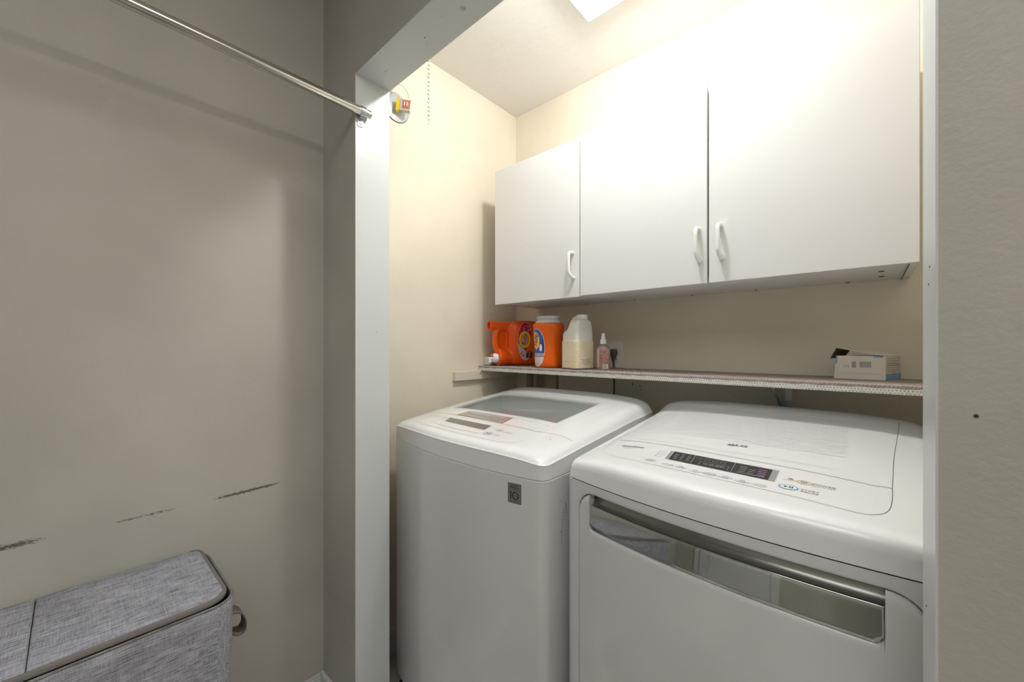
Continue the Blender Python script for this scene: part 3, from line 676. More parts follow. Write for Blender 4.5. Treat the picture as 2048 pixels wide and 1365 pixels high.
obj('wall_scars', mb, DI, wb, kind='stuff')

# ------------------------------------------------------------------ outlet and plug
ox, oz = -.814, CZ-.034
ot = thing('wall_outlet', 'white wall outlet plate with a round mark, beside the spray bottle', 'outlet', (ox, YB, oz))
OP = mat('outlet_plastic', (230, 227, 218), .35)
obj('plate', MB().box(ox-.036, ox+.036, YB-.006, YB, oz-.058, oz+.058), OP, ot, bevel=.003)
for s_ in (-.02, .02):
    obj('receptacle', MB().lathe([(.0165, -.0085), (.0175, -.006)], (ox, YB, oz+s_), 20, 'y'), OP, ot, smooth=30)
    obj('slot', MB().box(ox-.007, ox-.005, YB-.0088, YB-.008, oz+s_-.004, oz+s_+.005).box(ox+.005, ox+.007, YB-.0088, YB-.008, oz+s_-.004, oz+s_+.005), RUB, ot)
PLG = mat('grey_plug_rubber', (82, 80, 74), .55)
pg = thing('power_plug', 'dark grey power plug and cord hanging from the wall outlet down behind the shelf', 'plug', (ox, YB-.02, oz))
zt_ = oz+.024
rings = []
for z, wx, wy in ((.0, .010, .008), (-.003, .0165, .011), (-.010, .0185, .012), (-.022, .0165, .012), (-.034, .011, .010), (-.046, .0065, .007), (-.052, .005, .005)):
    rings.append([(ox-.002+wx*math.cos(a*math.pi/8), YB-.021+wy*math.sin(a*math.pi/8), zt_+z) for a in range(16)])
obj('plug_body', MB().loft(rings), PLG, pg, smooth=50)
obj('cord', MB().tube([(ox-.002, YB-.021, zt_-.05), (ox-.003, YB-.014, zt_-.09), (ox-.004, YB-.011, CZ-.15), (ox-.004, YB-.011, CZ-.5)], .0036, 10), PLG, pg, smooth=60)

# ------------------------------------------------------------------ detergent jug lying on its side
ST = SHZ+.0024
A0 = Vector((-1.222, 1.563, 0)); AD = Vector((-.3746, -.9272, 0)); DD = Vector((.9272, -.3746, 0))   # axis towards the spouts, face towards the room
def J(l, w_, d_): p_ = A0+AD*(l*.937)+DD*d_; return (p_.x, p_.y, ST+w_)
jug = thing('detergent_jug', 'orange detergent jug lying on its side with an uncapped spout, at the left shelf end', 'detergent jug', (-1.25, 1.45, ST))
mb = MB(); rings = []
for l, w0, w1, hd in ((.0, .010, .196, .044), (.003, .004, .206, .050), (.010, .0, .213, .055), (.06, .0, .217, .056), (.10, .0, .218, .056), (.145, .002, .215, .055), (.162, .004, .208, .050), (.176, .012, .20, .040), (.187, .03, .185, .028)):
    cw, hw_ = (w0+w1)/2, (w1-w0)/2; ring = []
    for k in range(40):
        t = 2*math.pi*k/40; c, s_ = math.cos(t), math.sin(t)
        ring.append(J(l, cw+hw_*math.copysign(abs(c)**.42, c), hd*math.copysign(abs(s_)**.38, s_)))
    rings.append(ring)
mb.loft(rings)
def jt(pts, rs, n=20): mb.tube([J(*p_) for p_ in pts], rs, n)
jt([(.13, .045, 0), (.165, .044, 0), (.19, .042, 0), (.205, .042, 0)], [.047, .044, .041, .040])       # lower neck
jt([(.13, .180, 0), (.18, .186, 0), (.22, .188, 0), (.262, .190, 0)], [.030, .027, .024, .022])        # upper spout
jt([(.215, .185, 0), (.238, .170, 0), (.250, .145, 0), (.250, .105, 0), (.238, .07, 0), (.20, .055, 0)], [.018, .017, .016, .016, .018, .022], 14)   # grip
mb.add([J(l, w_, d_) for d_ in (-.005, .005) for l, w_ in ((.14, .03), (.240, .06), (.240, .175), (.14, .2))], [(0,1,2,3), (7,6,5,4), (0,4,5,1), (1,5,6,2), (2,6,7,3), (3,7,4,0)])
jb = obj('jug_body', mb, ORANGE, jug, smooth=180)
r_ = jb.modifiers.new('remesh', 'REMESH'); r_.mode = 'VOXEL'; r_.voxel_size = .0028; r_.use_smooth_shade = True
s_ = jb.modifiers.new('smooth', 'SMOOTH'); s_.factor = .6; s_.iterations = 6
def jring(l0, r0, l1, r1, w_, n=24):
    def rg(l, r): return [J(l, w_+r*math.cos(2*math.pi*k/n), r*math.sin(2*math.pi*k/n)) for k in range(n)]
    return rg(l0, r0), rg(l1, r1)
b = MB(); b.loft([jring(.258, .0228, 0, 0, .190)[0], jring(.286, .0228, 0, 0, .190)[0], jring(.286, .0185, 0, 0, .190)[0], jring(.262, .018, 0, 0, .190)[0]], False, False)
obj('spout', b, ORANGE, jug, smooth=30)
obj('spout_hole', MB().loft([jring(.268, .0185, 0, 0, .190)[0], jring(.2685, .0184, 0, 0, .190)[0]]), mat('spout_inside', (120, 30, 4), .6), jug)
b = MB(); b.loft([jring(.196, .041, 0, 0, .0425)[0], jring(.203, .0422, 0, 0, .0425)[0], jring(.236, .0422, 0, 0, .0425)[0], jring(.241, .0385, 0, 0, .0425)[0], jring(.242, .026, 0, 0, .0425)[0]])
obj('collar', b, ORANGE, jug, smooth=30, label='orange screw collar')
capw = mat('white_cap_plastic', (236, 236, 238), .35)
b = MB(); b.loft([jring(.240, .0235, 0, 0, .036)[0], jring(.259, .0225, 0, 0, .036)[0], jring(.263, .019, 0, 0, .036)[0], jring(.265, .012, 0, 0, .036)[0]])
b.tube([J(.262, .036, 0), J(.290, .036, 0)], .0045, 10); b.tube([J(.278, .036, 0), J(.278, .016, 0)], [.007, .0075], 12)
tp = obj('tap', b, capw, jug, smooth=40, label='white dispensing tap')
obj('tap_button', MB().tube([J(.258, .049, .0), J(.274, .0485, 0)], [.0075, .0062], 14), mat('red_button', (232, 84, 60), .4), tp, smooth=40)
# label on the broad face
D = Deco(lambda l, w_, o: J(l, w_, .0548+o), jug)
lc = (.109, .116)
D.disc('pink', lc[0], lc[1], .0415, .090, .0010, rings=5, n=40)
D.disc('edge', lc[0], lc[1], .043, .0915, .0008, rings=5, n=40)
D.disc('sky', lc[0], lc[1], .0415, .090, .0013, rings=5, n=40, clip=lambda x, y: (x, min(y, lc[1]-.045+(x-lc[0])*.9)))
D.disc('ink', .113, .124, .0360, .0425, .0016, rings=3); D.disc('yel', .113, .124, .0340, .0405, .0019, rings=3); D.disc('org', .113, .124, .0240, .0295, .0022, rings=3)
D.quad('band', [(.072, .036), (.106, .036), (.104, .060), (.068, .064)], .0018)
def face_text(D_, k, body, cx, cy, size, off, rot, bold=0, shear=0, sx=1):
    V, F = text2d(body, size, bold, 1); c, s2 = math.cos(rot), math.sin(rot)
    D_.mb(k).add([D_.fn(-(cx+((x*sx+shear*y)*c-y*s2)), cy+((x*sx+shear*y)*s2+y*c), off) for x, y in V], F)
Dm2 = D
Dm2_fn = D.fn
face_text(D, 'halo', 'Tide', -.113, .124, .034, .0025, math.radians(78), bold=.0020, shear=.15)
face_text(D, 'navy', 'Tide', -.113, .124, .034, .0028, math.radians(78), bold=.0006, shear=.15)
face_text(D, 'white', 'Downy', -.088, .050, .0105, .0022, math.radians(70), bold=.0002)
for q in range(16): D.disc('fl', lc[0]-.022+random.random()*.045, lc[1]+random.choice((-1, 1))*(.045+random.random()*.03), .004+random.random()*.005, .003+random.random()*.004, .00145, n=7, rings=1)
PR = dict(pink=mat('label_magenta', (205, 22, 62), .35), edge=mat('label_white', (232, 226, 228), .4), sky=mat('label_sky', (196, 200, 216), .4), ink=mat('label_black', (40, 30, 30), .4), yel=mat('label_yellow', (252, 205, 12), .35),
          org=mat('label_orange', (240, 130, 20), .35), navy=mat('label_navy', (32, 24, 92), .4), halo=mat('label_halo', (245, 238, 240), .4), white=mat('label_cream', (225, 200, 150), .4), band=mat('label_brown', (62, 34, 30), .4), fl=mat('label_petal', (232, 110, 140), .4),
          blue=mat('label_blue', (54, 92, 170), .4), purp=mat('label_purple', (84, 44, 128), .4))
D.flush(PR, dict(pink='label', edge='label_border', sky='label_sky', ink='logo_outline', yel='logo_ring', org='logo_disc', navy='logo_lettering', halo='logo_halo', white='label_lettering', band='label_band', fl='label_petals'))
# small pale box behind the tap
obj('small_box', MB().box(XL+.003, XL+.048, 1.352, 1.42, ST, ST+.040), mat('frosted_plastic', (205, 205, 200), .4), loc=(XL+.025, 1.385, ST), bevel=.004, label='small pale plastic box between the left wall and the lying orange jug', cat='box')

# ------------------------------------------------------------------ pod tub
TX, TY = -1.028, 1.388
tub = thing('detergent_tub', 'upright orange detergent tub with a pale grey lid, between the two jugs', 'detergent tub', (TX, TY, ST))
prof = [(0, .052), (.004, .057), (.012, .060), (.05, .0605), (.09, .0615), (.13, .0635), (.165, .0665), (.188, .0685), (.196, .067), (.2005, .063)]
def tr_(h): return lerp(h, prof)
def tubp_(th, h, o=0):
    r = tr_(h)+o; ry = r*.86; c, s_ = math.cos(th), math.sin(th)
    wob = -.006*math.exp(-((h-.12)/.05)**2)*max(0, math.cos(th-math.radians(-12)))**4
    return (TX+(r+wob)*math.copysign(abs(c)**.85, c), TY+(ry+wob)*math.copysign(abs(s_)**.85, s_), ST+h*.955)
hs = [0, .004, .012, .03, .05, .07, .09, .11, .13, .15, .165, .18, .188, .196, .2005]
obj('tub_body', MB().loft([[tubp_(2*math.pi*k/48, h) for k in range(48)] for h in hs]), ORANGE2, tub, smooth=50)
LG_ = mat('pale_grey_lid', (208, 212, 214), .35)
b = MB(); b.loft([[(TX+r*math.cos(2*math.pi*k/48), TY+r*.86*math.sin(2*math.pi*k/48), ST+h-.009) for k in range(48)] for r, h in ((.060, .2008), (.0605, .204), (.056, .213), (.052, .216), (.052, .219))])
obj('lid_skirt', b, LG_, tub, smooth=40)
b = MB(); b.loft([[(TX+(r+(.0006 if k % 2 else 0))*math.cos(2*math.pi*k/72), TY+(r*.87)*math.sin(2*math.pi*k/72), ST+h-.009) for k in range(72)] for r, h in ((.053, .2192), (.0545, .2205), (.0545, .228), (.0525, .2305))])
obj('lid', b, LG_, tub, smooth=40)
t0 = math.radians(253)
D = Deco(lambda a, h, o: tubp_(t0+a/.06, h, .0006+o), tub)
D.disc('edge', 0, .090, .0335, .0865, 0, rings=10, n=48); D.disc('blue', 0, .090, .0318, .0845, .0004, rings=10, n=48, clip=lambda x, y: (x, max(y, .066)))
D.disc('yel', -.005, .122, .0185, .0385, .0010, rings=6); D.disc('org', -.005, .122, .0105, .026, .0014, rings=5)
D.text('halo', 'Tide', -.005, .122, .034, .0018, bold=.0016, rot=math.radians(80), shear=.1); D.text('navy', 'Tide', -.005, .122, .034, .0021, bold=.0005, rot=math.radians(80), shear=.1)
D.disc('purp', .0225, .096, .0065, .020, .0010, rings=3); D.disc('halo2', .0175, .090, .0045, .016, .0014, rings=3)
D.text('purp2', 'BOOST+OXI', .0005, .060, .0115, .0010, bold=.0002, sx=.85); D.rect('purp', -.030, .030, .0505, .0535, .0009, 8); D.text('inkk', 'FREE & CLEAN', .0, .044, .0062, .0009, sx=.8)
for j in range(4): D.rect('inkk', -.012, .014, .034-.006*j, .0352-.006*j, .0009, 4)
for q in range(18): a_ = random.uniform(-.6, 1.2); D.disc('spk', .004+.02*random.random(), .13+.03*random.random(), .0012, .0014, .0008, n=6, rings=1)
PR.update(halo2=PR['halo'], purp2=PR['purp'], inkk=INKL, spk=mat('label_spark', (150, 190, 235), .4))
D.flush(PR, dict(edge='label_border', blue='label', yel='logo_ring', org='logo_disc', halo='logo_halo', navy='logo_lettering', purp='label_swirl', halo2='label_wave', purp2='label_lettering', inkk='label_fine_print', spk='label_sparks'))

# ------------------------------------------------------------------ white jug with handle
c0 = Vector((-.8400, 1.3195, 0)); ux = Vector((-.948, .317, 0)); uy = Vector((.317, .948, 0))   # corner nearest the room, then along both faces
WA, WB = .103, .092
def K(a, b_, h): p_ = c0+ux*a+uy*b_; return (p_.x, p_.y, ST+h)
wj = thing('white_jug', 'white plastic jug with a moulded handle and a cream label, right of the orange tub', 'jug', tuple(K(WA/2, WB/2, 0)))
def kring(h, ca, cb, ha, hb, ex=.35, n=40):
    P_ = []
    for k in range(n):
        t = 2*math.pi*k/n; c, s_ = math.cos(t), math.sin(t); P_.append(K(ca+ha*math.copysign(abs(c)**ex, c), cb+hb*math.copysign(abs(s_)**ex, s_), h))
    return P_
ca, cb = WA/2, WB/2
mb = MB(); mb.loft([kring(.002, ca, cb, .048, .043, .3), kring(.006, ca, cb, .0515, .046, .28), kring(.112, ca, cb, .0515, .046, .28), kring(.116, ca, cb, .050, .0445, .28), kring(.142, ca, cb, .050, .0445, .3), kring(.150, ca-.002, cb, .047, .0435, .3), kring(.156, ca-.010, cb, .0395, .0430, .35), kring(.165, ca-.0155, cb, .0345, .0425, .4), kring(.185, ca-.018, cb, .031, .040, .5), kring(.196, ca-.020, cb, .027, .034, .6), kring(.202, ca-.021, cb, .018, .024, .8)])
mb.tube([K(ca-.021, cb+.006, .17), K(ca-.021, cb+.006, .206)], [.025, .0215], 20)
mb.tube([K(ca+.036, cb, .128), K(ca+.0405, cb, .150), K(ca+.0395, cb, .172), K(ca+.031, cb, .194), K(ca+.014, cb, .2045), K(ca-.006, cb, .205)], [.0150, .0115, .0105, .0105, .0115, .013], 14)
wb_ = obj('jug_body', mb, mat('white_hdpe', (228, 226, 220), .4), wj, smooth=180)
r_ = wb_.modifiers.new('remesh', 'REMESH'); r_.mode = 'VOXEL'; r_.voxel_size = .0022; r_.use_smooth_shade = True
s2 = wb_.modifiers.new('smooth', 'SMOOTH'); s2.factor = .5; s2.iterations = 4
kc = K(ca-.021, cb+.006, .204)
obj('cap', MB().lathe([(.0215, 0), (.0225, .002), (.0225, .013), (.021, .015)], kc, 28), capw, wj, smooth=40)
def creamlab():
    m = mat('cream_floral_label', (226, 208, 168), .55, var=((236, 226, 200), 160)); return m
b = MB(); b.loft([kring(h, ca, cb, .0525, .0470, .26, 64) for h in (.005, .03, .06, .09, .111)], False, False)
obj('label', b, creamlab(), wj, smooth=50, label='cream patterned paper label')
D1 = Deco(lambda x, h, o: K(0-.0008-o+.0+0*x, x, h) , wj)     # face across the nearest corner to the right
D2 = Deco(lambda x, h, o: K(x, -.0012-o, h), wj)               # face towards the room
D1.rect('pale', .012, .080, .012, .100, .0005, 3)
for j in range(7): D1.rect('lines', .016, .074, .095-.0075*j, .0957-.0075*j, .0009, 1)
for j in range(5): D1.text('dk', ['STORE IN A COOL DRY PLACE', 'KEEP OUT OF REACH', 'OF CHILDREN AND PETS', 'DO NOT MIX WITH OTHER', 'PRODUCTS'][j], .046, .040-.0052*j, .0052, .0010, sx=.8, rot=.06)
D2.rect('pale', .030, .086, .034, .100, .0005, 3); D2.rect('pale', .034, .082, .010, .024, .0005, 3)
for j in range(6): D2.rect('lines', .036, .080, .092-.009*j, .0926-.009*j, .0009, 1)
mk = dict(pale=mat('label_pale_panel', (232, 220, 196), .5), lines=mat('label_tan_lines', (212, 194, 150), .5), dk=mat('label_brown_ink', (96, 88, 74), .5)); mn = dict(pale='label_panel', lines='label_lines', dk='label_lettering')
D1.flush(mk, mn); D2.flush(mk, mn)

# ------------------------------------------------------------------ spray bottle
BX, BY = -.772, 1.405
sb = thing('spray_bottle', 'small clear spray bottle with a pink label and white pump, beside the wall outlet', 'spray bottle', (BX, BY, ST))
def sring(h, a, bb, ex=.5, n=32):
    c, s_ = math.cos(math.radians(25)), math.sin(math.radians(25)); P_ = []
    for k in range(n):
        t = 2*math.pi*k/n; x, y = a*math.copysign(abs(math.cos(t))**ex, math.cos(t)), bb*math.copysign(abs(math.sin(t))**ex, math.sin(t)); P_.append((BX+x*c-y*s_, BY+x*s_+y*c, ST+h))
    return P_
CLR = mat('clear_pink_plastic', (242, 224, 218), .08, trans=.75, ior=1.4)
obj('bottle', MB().loft([sring(0, .024, .0165), sring(.003, .0265, .0185), sring(.080, .0265, .0185), sring(.088, .023, .017), sring(.094, .014, .013, .8), sring(.098, .009, .009, 1), sring(.103, .009, .009, 1)]), CLR, sb, smooth=40)
obj('pump_collar', MB().lathe([(.0115, .101), (.0125, .103), (.0125, .117), (.011, .119)], (BX, BY, ST), 24), capw, sb, smooth=40)
obj('pump_head', MB().lathe([(.0085, .119), (.0085, .128), (.0072, .1295), (.0072, .141), (.006, .143)], (BX, BY, ST), 20), capw, sb, smooth=40)
c25, s25 = math.cos(math.radians(25)), math.sin(math.radians(25))
obj('dip_tube', MB().tube([(BX, BY, ST+.006), (BX, BY, ST+.10)], .0018, 8), capw, sb, smooth=60)
D = Deco(lambda x, h, o: (BX+x*c25+(.0187+o)*s25, BY+x*s25-(.0187+o)*c25, ST+h), sb)
D.rect('p', -.021, .021, .010, .079, .0003, 2)
D.rect('e', -.021, -.0165, .010, .079, .0006, 1)
for q in range(60): D.disc('s', -.012+random.random()*.031, .014+random.random()*.060, .0008+random.random()*.0016, .0008+random.random()*.0016, .0007, n=6, rings=1)
D.rect('w', -.001, .019, .004, .022, .0010, 1)
for j in range(4): D.rect('i', .001, .016-.002*(j % 2), .018-.0035*j, .0192-.0035*j, .0013, 1)
D.text('i', 'CALM', -.009, .045, .010, .0010, rot=math.pi/2)
D.flush(dict(p=mat('pink_label', (196, 150, 140), .4), e=mat('peach_edge', (232, 190, 172), .4), s=mat('rose_specks', (150, 84, 86), .5), w=capw, i=INK), dict(p='label', e='label_edge', s='label_pattern', w='price_sticker', i='label_print'))

# ------------------------------------------------------------------ carton on the right of the shelf
q0 = Vector((-.066, 1.440, 0)); q1 = Vector((.040, 1.434, 0)); q2 = Vector((.073, 1.540, 0)); ex_ = (q1-q0).normalized(); ey_ = (q2-q1).normalized(); LW, LD, LH = .1065, .111, .065
def Q(a, b_, h): p_ = q0+ex_*a+ey_*b_; return (p_.x, p_.y, ST+h)
bx = thing('carton', 'small white carton with a lifted lid flap, alone at the right of the shelf', 'box', tuple(Q(LW/2, LD/2, 0)))
CARD = mat('white_card', (222, 216, 208), .55); CARDI = mat('card_inside', (120, 104, 84), .8); CB = mat('card_blue', (122, 176, 214), .5)
th = .0012; sl = .005
def slab(a0, a1, b0, b1, h0, h1, lean=0):
    return [Q(a0, b0, h0), Q(a1, b0, h0), Q(a1, b1, h0), Q(a0, b1, h0), Q(a0+lean, b0, h1), Q(a1+(lean if a1 < .01 else 0), b0, h1), Q(a1+(lean if a1 < .01 else 0), b1, h1), Q(a0+lean, b1, h1)]
FB = [(3,2,1,0), (4,5,6,7), (0,1,5,4), (1,2,6,5), (2,3,7,6), (3,0,4,7)]
b = MB(); b.add(slab(0, LW, 0, th, 0, LH, sl), FB); b.add(slab(0, LW, LD-th, LD, 0, LH, sl), FB); b.add(slab(LW-th, LW, th, LD-th, 0, LH), FB); b.add(slab(0, th, th, LD-th, 0, LH*.80, sl), FB); b.add(slab(0, LW, 0, LD, 0, th), FB)
obj('carton_body', b, CARD, bx)
up = .022
b = MB(); b.add([Q(.004, 0, LH+up), Q(LW, 0, LH), Q(LW, LD, LH), Q(.004, LD, LH+up), Q(.004, 0, LH+up+th), Q(LW, 0, LH+th), Q(LW, LD, LH+th), Q(.004, LD, LH+up+th)], FB)
ld = obj('lid_flap', b, CARD, bx)
b = MB(); b.add([Q(.004, .004, LH+up), Q(.004, LD-.004, LH+up), Q(-.012, LD-.010, LH-.008), Q(-.012, .010, LH-.008), Q(.005, .004, LH+up), Q(.005, LD-.004, LH+up), Q(-.011, LD-.010, LH-.008), Q(-.011, .010, LH-.008)], FB)
obj('tuck_flap', b, CARDI, ld)
D = Deco(lambda a, h, o: Q(a+(sl*(h/LH) if a < .03 else 0), -.0003-o, h), bx)
D.rect('line', .012, .101, .0165, .0169, .0001, 2)
D.rect('blu', .083, LW-.004, LH-.004, LH, .0002, 1); D.rect('blu', .0, .004, LH-.022, LH, .0002, 1)
for (a, w_) in [(.055, .0006), (.0565, .001), (.058, .0004), (.0592, .0012), (.0612, .0005), (.0625, .001), (.0645, .0006), (.0660, .0012), (.0682, .0005), (.0695, .0008), (.0712, .0011), (.0732, .0005), (.0745, .0010), (.0762, .0004), (.0772, .001)]:
    D.rect('ink', a, a+w_, .034, .050, .0002, 1)
D.rect('gry', .0385, .0475, .0325, .050, .0001, 1); D.ribbon('ink', [(.0405, .0415), (.0445, .0490), (.0475, .0415)], .0011, off=.0003, closed=True, sub=.01); D.rect('ink', .039, .0475, .0355, .0378, .0003, 1)
D.text('ink', 'MADE IN USA', .024, .0345, .0026, .0002); D.text('ink', '37000 84756', .024, .0375, .0026, .0002)
D.flush(dict(line=SEAML, blu=CB, ink=INKL, gry=mat('card_grey', (170, 170, 170), .5)), dict(line='crease', blu='blue_corner', ink='printed_marks', gry='grey_patch'))
D = Deco(lambda b_, h, o: Q(LW+.0003+o, b_, h), bx)
D.rect('blu', 0, LD, 0, .0175, .0002, 2)
for j, hh in enumerate((.0585, .052, .0445, .0395, .034, .0285, .0235)): D.rect('ink', .008, .104-.006*(j % 3), hh, hh+(.0018 if j in (2, 3) else .0008), .0002, 2)
D.rect('dk', .0555, .0575, .012, .0245, .0004, 1)
D.flush(dict(blu=CB, ink=INKL, dk=INK), dict(blu='blue_band', ink='side_print', dk='tab_slot'))

# ------------------------------------------------------------------ closet rod with strap
rz, rx = CZ+.722, -1.150
rod = thing('closet_rod', 'chrome closet rod running along the left wall to the opening edge', 'closet rod', (rx, -.3, rz))
obj('pole', MB().tube([(rx, YR+.01, rz), (rx, .597, rz)], .0132, 24), mat('worn_chrome', (214, 212, 206), .16, 1), rod, smooth=40)
obj('end_sleeve', MB().lathe([(.0120, 0), (.0120, .020), (.0105, .022)], (rx, .603, rz), 24, 'y'), STEEL, rod, smooth=30)
b = MB(); n = 24; rg_ = []
for y in (.590, .606):
    rg_.append([(rx+.0150*math.cos(2*math.pi*k/n), y, rz+.0150*math.sin(2*math.pi*k/n)) for k in range(n)])
b.loft(rg_); b.tube([(rx, .598, rz)]+[(rx, .598, rz+.0001)], .0155, 24)
sp = obj('strap', b, GALV, rod, smooth=40)
obj('strap_tab', MB().box(JX+.0005, JX+.003, .590, .608, rz-.040, rz-.008).box(JX+.0005, JX+.014, .592, .606, rz-.018, rz-.010), GALV, rod, bevel=.0008)
obj('screw', MB().lathe([(.0052, 0), (.0048, .0018), (.002, .0026)], (JX+.003, .599, rz-.030), 16, 'x'), GALV, rod, smooth=30)

# ------------------------------------------------------------------ cover plate and dangling connector
px, py, pz = XL, .868, CZ+.955
cp = thing('junction_plate', 'round grey metal cover plate on the alcove wall beside the opening', 'cover plate', (px, py, pz))
obj('gasket', MB().lathe([(.0575, .0003), (.0575, .0015)], (px, py, pz), 48, 'x'), HOLE, cp)
obj('plate', MB().lathe([(.0555, .0015), (.0555, .003), (.054, .0038)], (px, py, pz), 48, 'x'), mat('grey_plate', (192, 198, 200), .4, .3), cp, smooth=30)
obj('screw', MB().lathe([(.003, .0038), (.0025, .005)], (px, .892, pz-.030), 12, 'x'), STEEL, cp); obj('screw', MB().lathe([(.003, .0038), (.0025, .005)], (px, .845, pz+.044), 12, 'x'), STEEL, cp)
cn = thing('wire_connector', 'yellow and clear plastic wire connector hanging in front of the round metal plate', 'connector', (XL+.035, .88, pz))
# axis pointing out of the plate to the room and slightly to the right
def Cc(a, b_, c_):    # a along the block (left to right in view), b_ towards the room, c_ up
    o_ = Vector((XL+.020, .858, pz-.002)); e1 = Vector((.62, .78, -.06)).normalized(); e2 = Vector((.78, -.62, 0)).normalized(); e3 = Vector((.12, .06, 1)).normalized()
    return tuple(o_+e1*a+e2*b_+e3*(-1)*(-c_))
def cbox(a0, a1, b0, b1, c0_, c1): return MB().add([Cc(a, b_, c_) for c_ in (c0_, c1) for a, b_ in ((a0, b0), (a1, b0), (a1, b1), (a0, b1))], FB)
CLP = mat('clear_plastic', (226, 214, 206), .15, trans=.35)
obj('yellow_shell', cbox(-.001, .010, -.010, .011, -.024, .024), mat('yellow_plastic', (240, 206, 10), .4), cn, bevel=.001)
obj('clear_block', cbox(.010, .050, -.010, .010, -.021, .022), CLP, cn, bevel=.002)
obj('end_clip', cbox(.0505, .0535, -.012, .012, -.023, .025), STEEL, cn, bevel=.0006)
cc = obj('copper_plate', cbox(.024, .048, .0105, .0125, -.012, .018), mat('copper', (206, 130, 96), .35, .5), cn, bevel=.0005)
for a in (.030, .040): obj('contact', MB().tube([Cc(a, .014, -.004), Cc(a, .014, .010)], .0018, 8), STEEL, cc, smooth=60)
wp_ = [(XL+.004, .844, pz+.052), (XL+.014, .846, pz+.068), (XL+.028, .858, pz+.078), (XL+.040, .872, pz+.074), (XL+.050, .885, pz+.052), (XL+.055, .892, pz+.024)]
obj('wire', MB().tube(wp_, .0011, 8), mat('cream_wire', (196, 184, 150), .5), cn, smooth=60)

# ------------------------------------------------------------------ pull chain: every link its own part
chx, chy, chb = -1.180, .866, CZ+.806
ch = thing('pull_chain', 'thin silver link chain hanging from the alcove ceiling', 'chain', (chx, chy, chb))
def link_mesh():
    mb = MB(); pts = []
    for k in range(16):
        t = 2*math.pi*k/16; c, s_ = math.cos(t), math.sin(t); pts.append((.0042*c, 0, .0080*s_+(.0018 if s_ > 0 else -.0018)))
    mb.tube(pts, .0011, 6, closed=True); return mb
CHM = mat('chain_metal', (196, 190, 180), .3, .8)
l0 = None; pitch = .0152; z = chb+.01; i = 0
while z < ZC-.005:
    if l0 is None: l0 = obj('link', link_mesh(), CHM, smooth=60); o = l0
    else: o = l0.copy(); COL.objects.link(o)
    o.parent = ch; o.location = (0, 0, z-chb); o.rotation_euler = (0, 0, math.radians(48 if i % 2 else -42)); z += pitch; i += 1

# ------------------------------------------------------------------ ceiling fixtures
cf = thing('ceiling_light', 'square flush ceiling light with a white diffuser above the washer and dryer', 'ceiling light', (-.50, .99, ZC))
obj('frame', MB().box(-.776, -.19, .71, 1.292, ZC-.012, ZC), TRIMP, cf, bevel=.002)
obj('diffuser', MB().box(-.768, -.198, .718, 1.284, ZC-.026, ZC-.012), mat('lit_diffuser', (222, 228, 222), .5, emit=.42), cf, bevel=.006, seg=3)
obj('bulb_holder', MB().lathe([(.02, -.032), (.02, -.03)], (-.500, .960, ZC), 20), TRIMP, cf)
rf = thing('ceiling_light', 'round white ceiling lamp in the room behind the viewer', 'ceiling light', (1.45, .30, ZC))
obj('canopy', MB().lathe([(.07, -.03), (.07, 0)], (1.45, .30, ZC), 32), TRIMP, rf, smooth=40)

# ------------------------------------------------------------------ laundry hamper
def fabric(name, lo, hi, sc=(1, 1, 1)):
    m = mat(name, lo, .85, spec=.2); nt = m.node_tree; b = nt.nodes['Principled BSDF']; N = nt.nodes.new; Lk = nt.links.new
    g = N('ShaderNodeNewGeometry'); outs = []
    for s3, dist in (((640, 30, 640), 0), ((36, 820, 50), 0), ((14, 14, 14), 0)):
        mp = N('ShaderNodeMapping'); mp.inputs['Scale'].default_value = s3; mp.inputs['Rotation'].default_value = (0, 0, .02); Lk(g.outputs['Position'], mp.inputs['Vector'])
        n = N('ShaderNodeTexNoise'); n.inputs['Scale'].default_value = 1; n.inputs['Detail'].default_value = 2; Lk(mp.outputs[0], n.inputs['Vector']); outs.append(n.outputs['Fac'])
    def M(op, a, bb):
        q = N('ShaderNodeMath'); q.operation = op
        for i, v in enumerate((a, bb)):
            if isinstance(v, (int, float)): q.inputs[i].default_value = v
            else: Lk(v, q.inputs[i])
        return q.outputs[0]
    f = M('ADD', M('ADD', M('MULTIPLY', outs[0], .62), M('MULTIPLY', outs[1], .28)), M('MULTIPLY', outs[2], .10))
    r = N('ShaderNodeValToRGB'); r.color_ramp.elements[0].position = .36; r.color_ramp.elements[1].position = .64; r.color_ramp.elements[0].color = lin(lo); r.color_ramp.elements[1].color = lin(hi)
    Lk(f, r.inputs[0]); Lk(r.outputs[0], b.inputs['Base Color'])
    bp = N('ShaderNodeBump'); bp.inputs['Strength'].default_value = .5; bp.inputs['Distance'].default_value = .001; Lk(f, bp.inputs['Height']); Lk(bp.outputs[0], b.inputs['Normal'])
    return m
FAB = fabric('heather_grey_fabric', (108, 108, 114), (190, 191, 200)); BIND = mat('grey_binding_tape', (120, 114, 110), .75, bump=(600, .4)); STRAP = mat('grey_strap', (104, 96, 92), .6)
hx0_, hx1_, hy0, hy1, hz = XL+.006, -1.068, -.64, .256, CZ-.578
hm = thing('laundry_hamper', 'tall grey fabric laundry hamper with a folding lid against the left wall', 'laundry hamper', ((hx0_+hx1_)/2, -.2, 0))
def hring(z, d=0, r=.05, n=8, m=20): return [(x, y, z) for x, y in rrect(hx0_+d, hx1_-d, hy0+d, hy1-d, max(r-d, .01), n, m)]
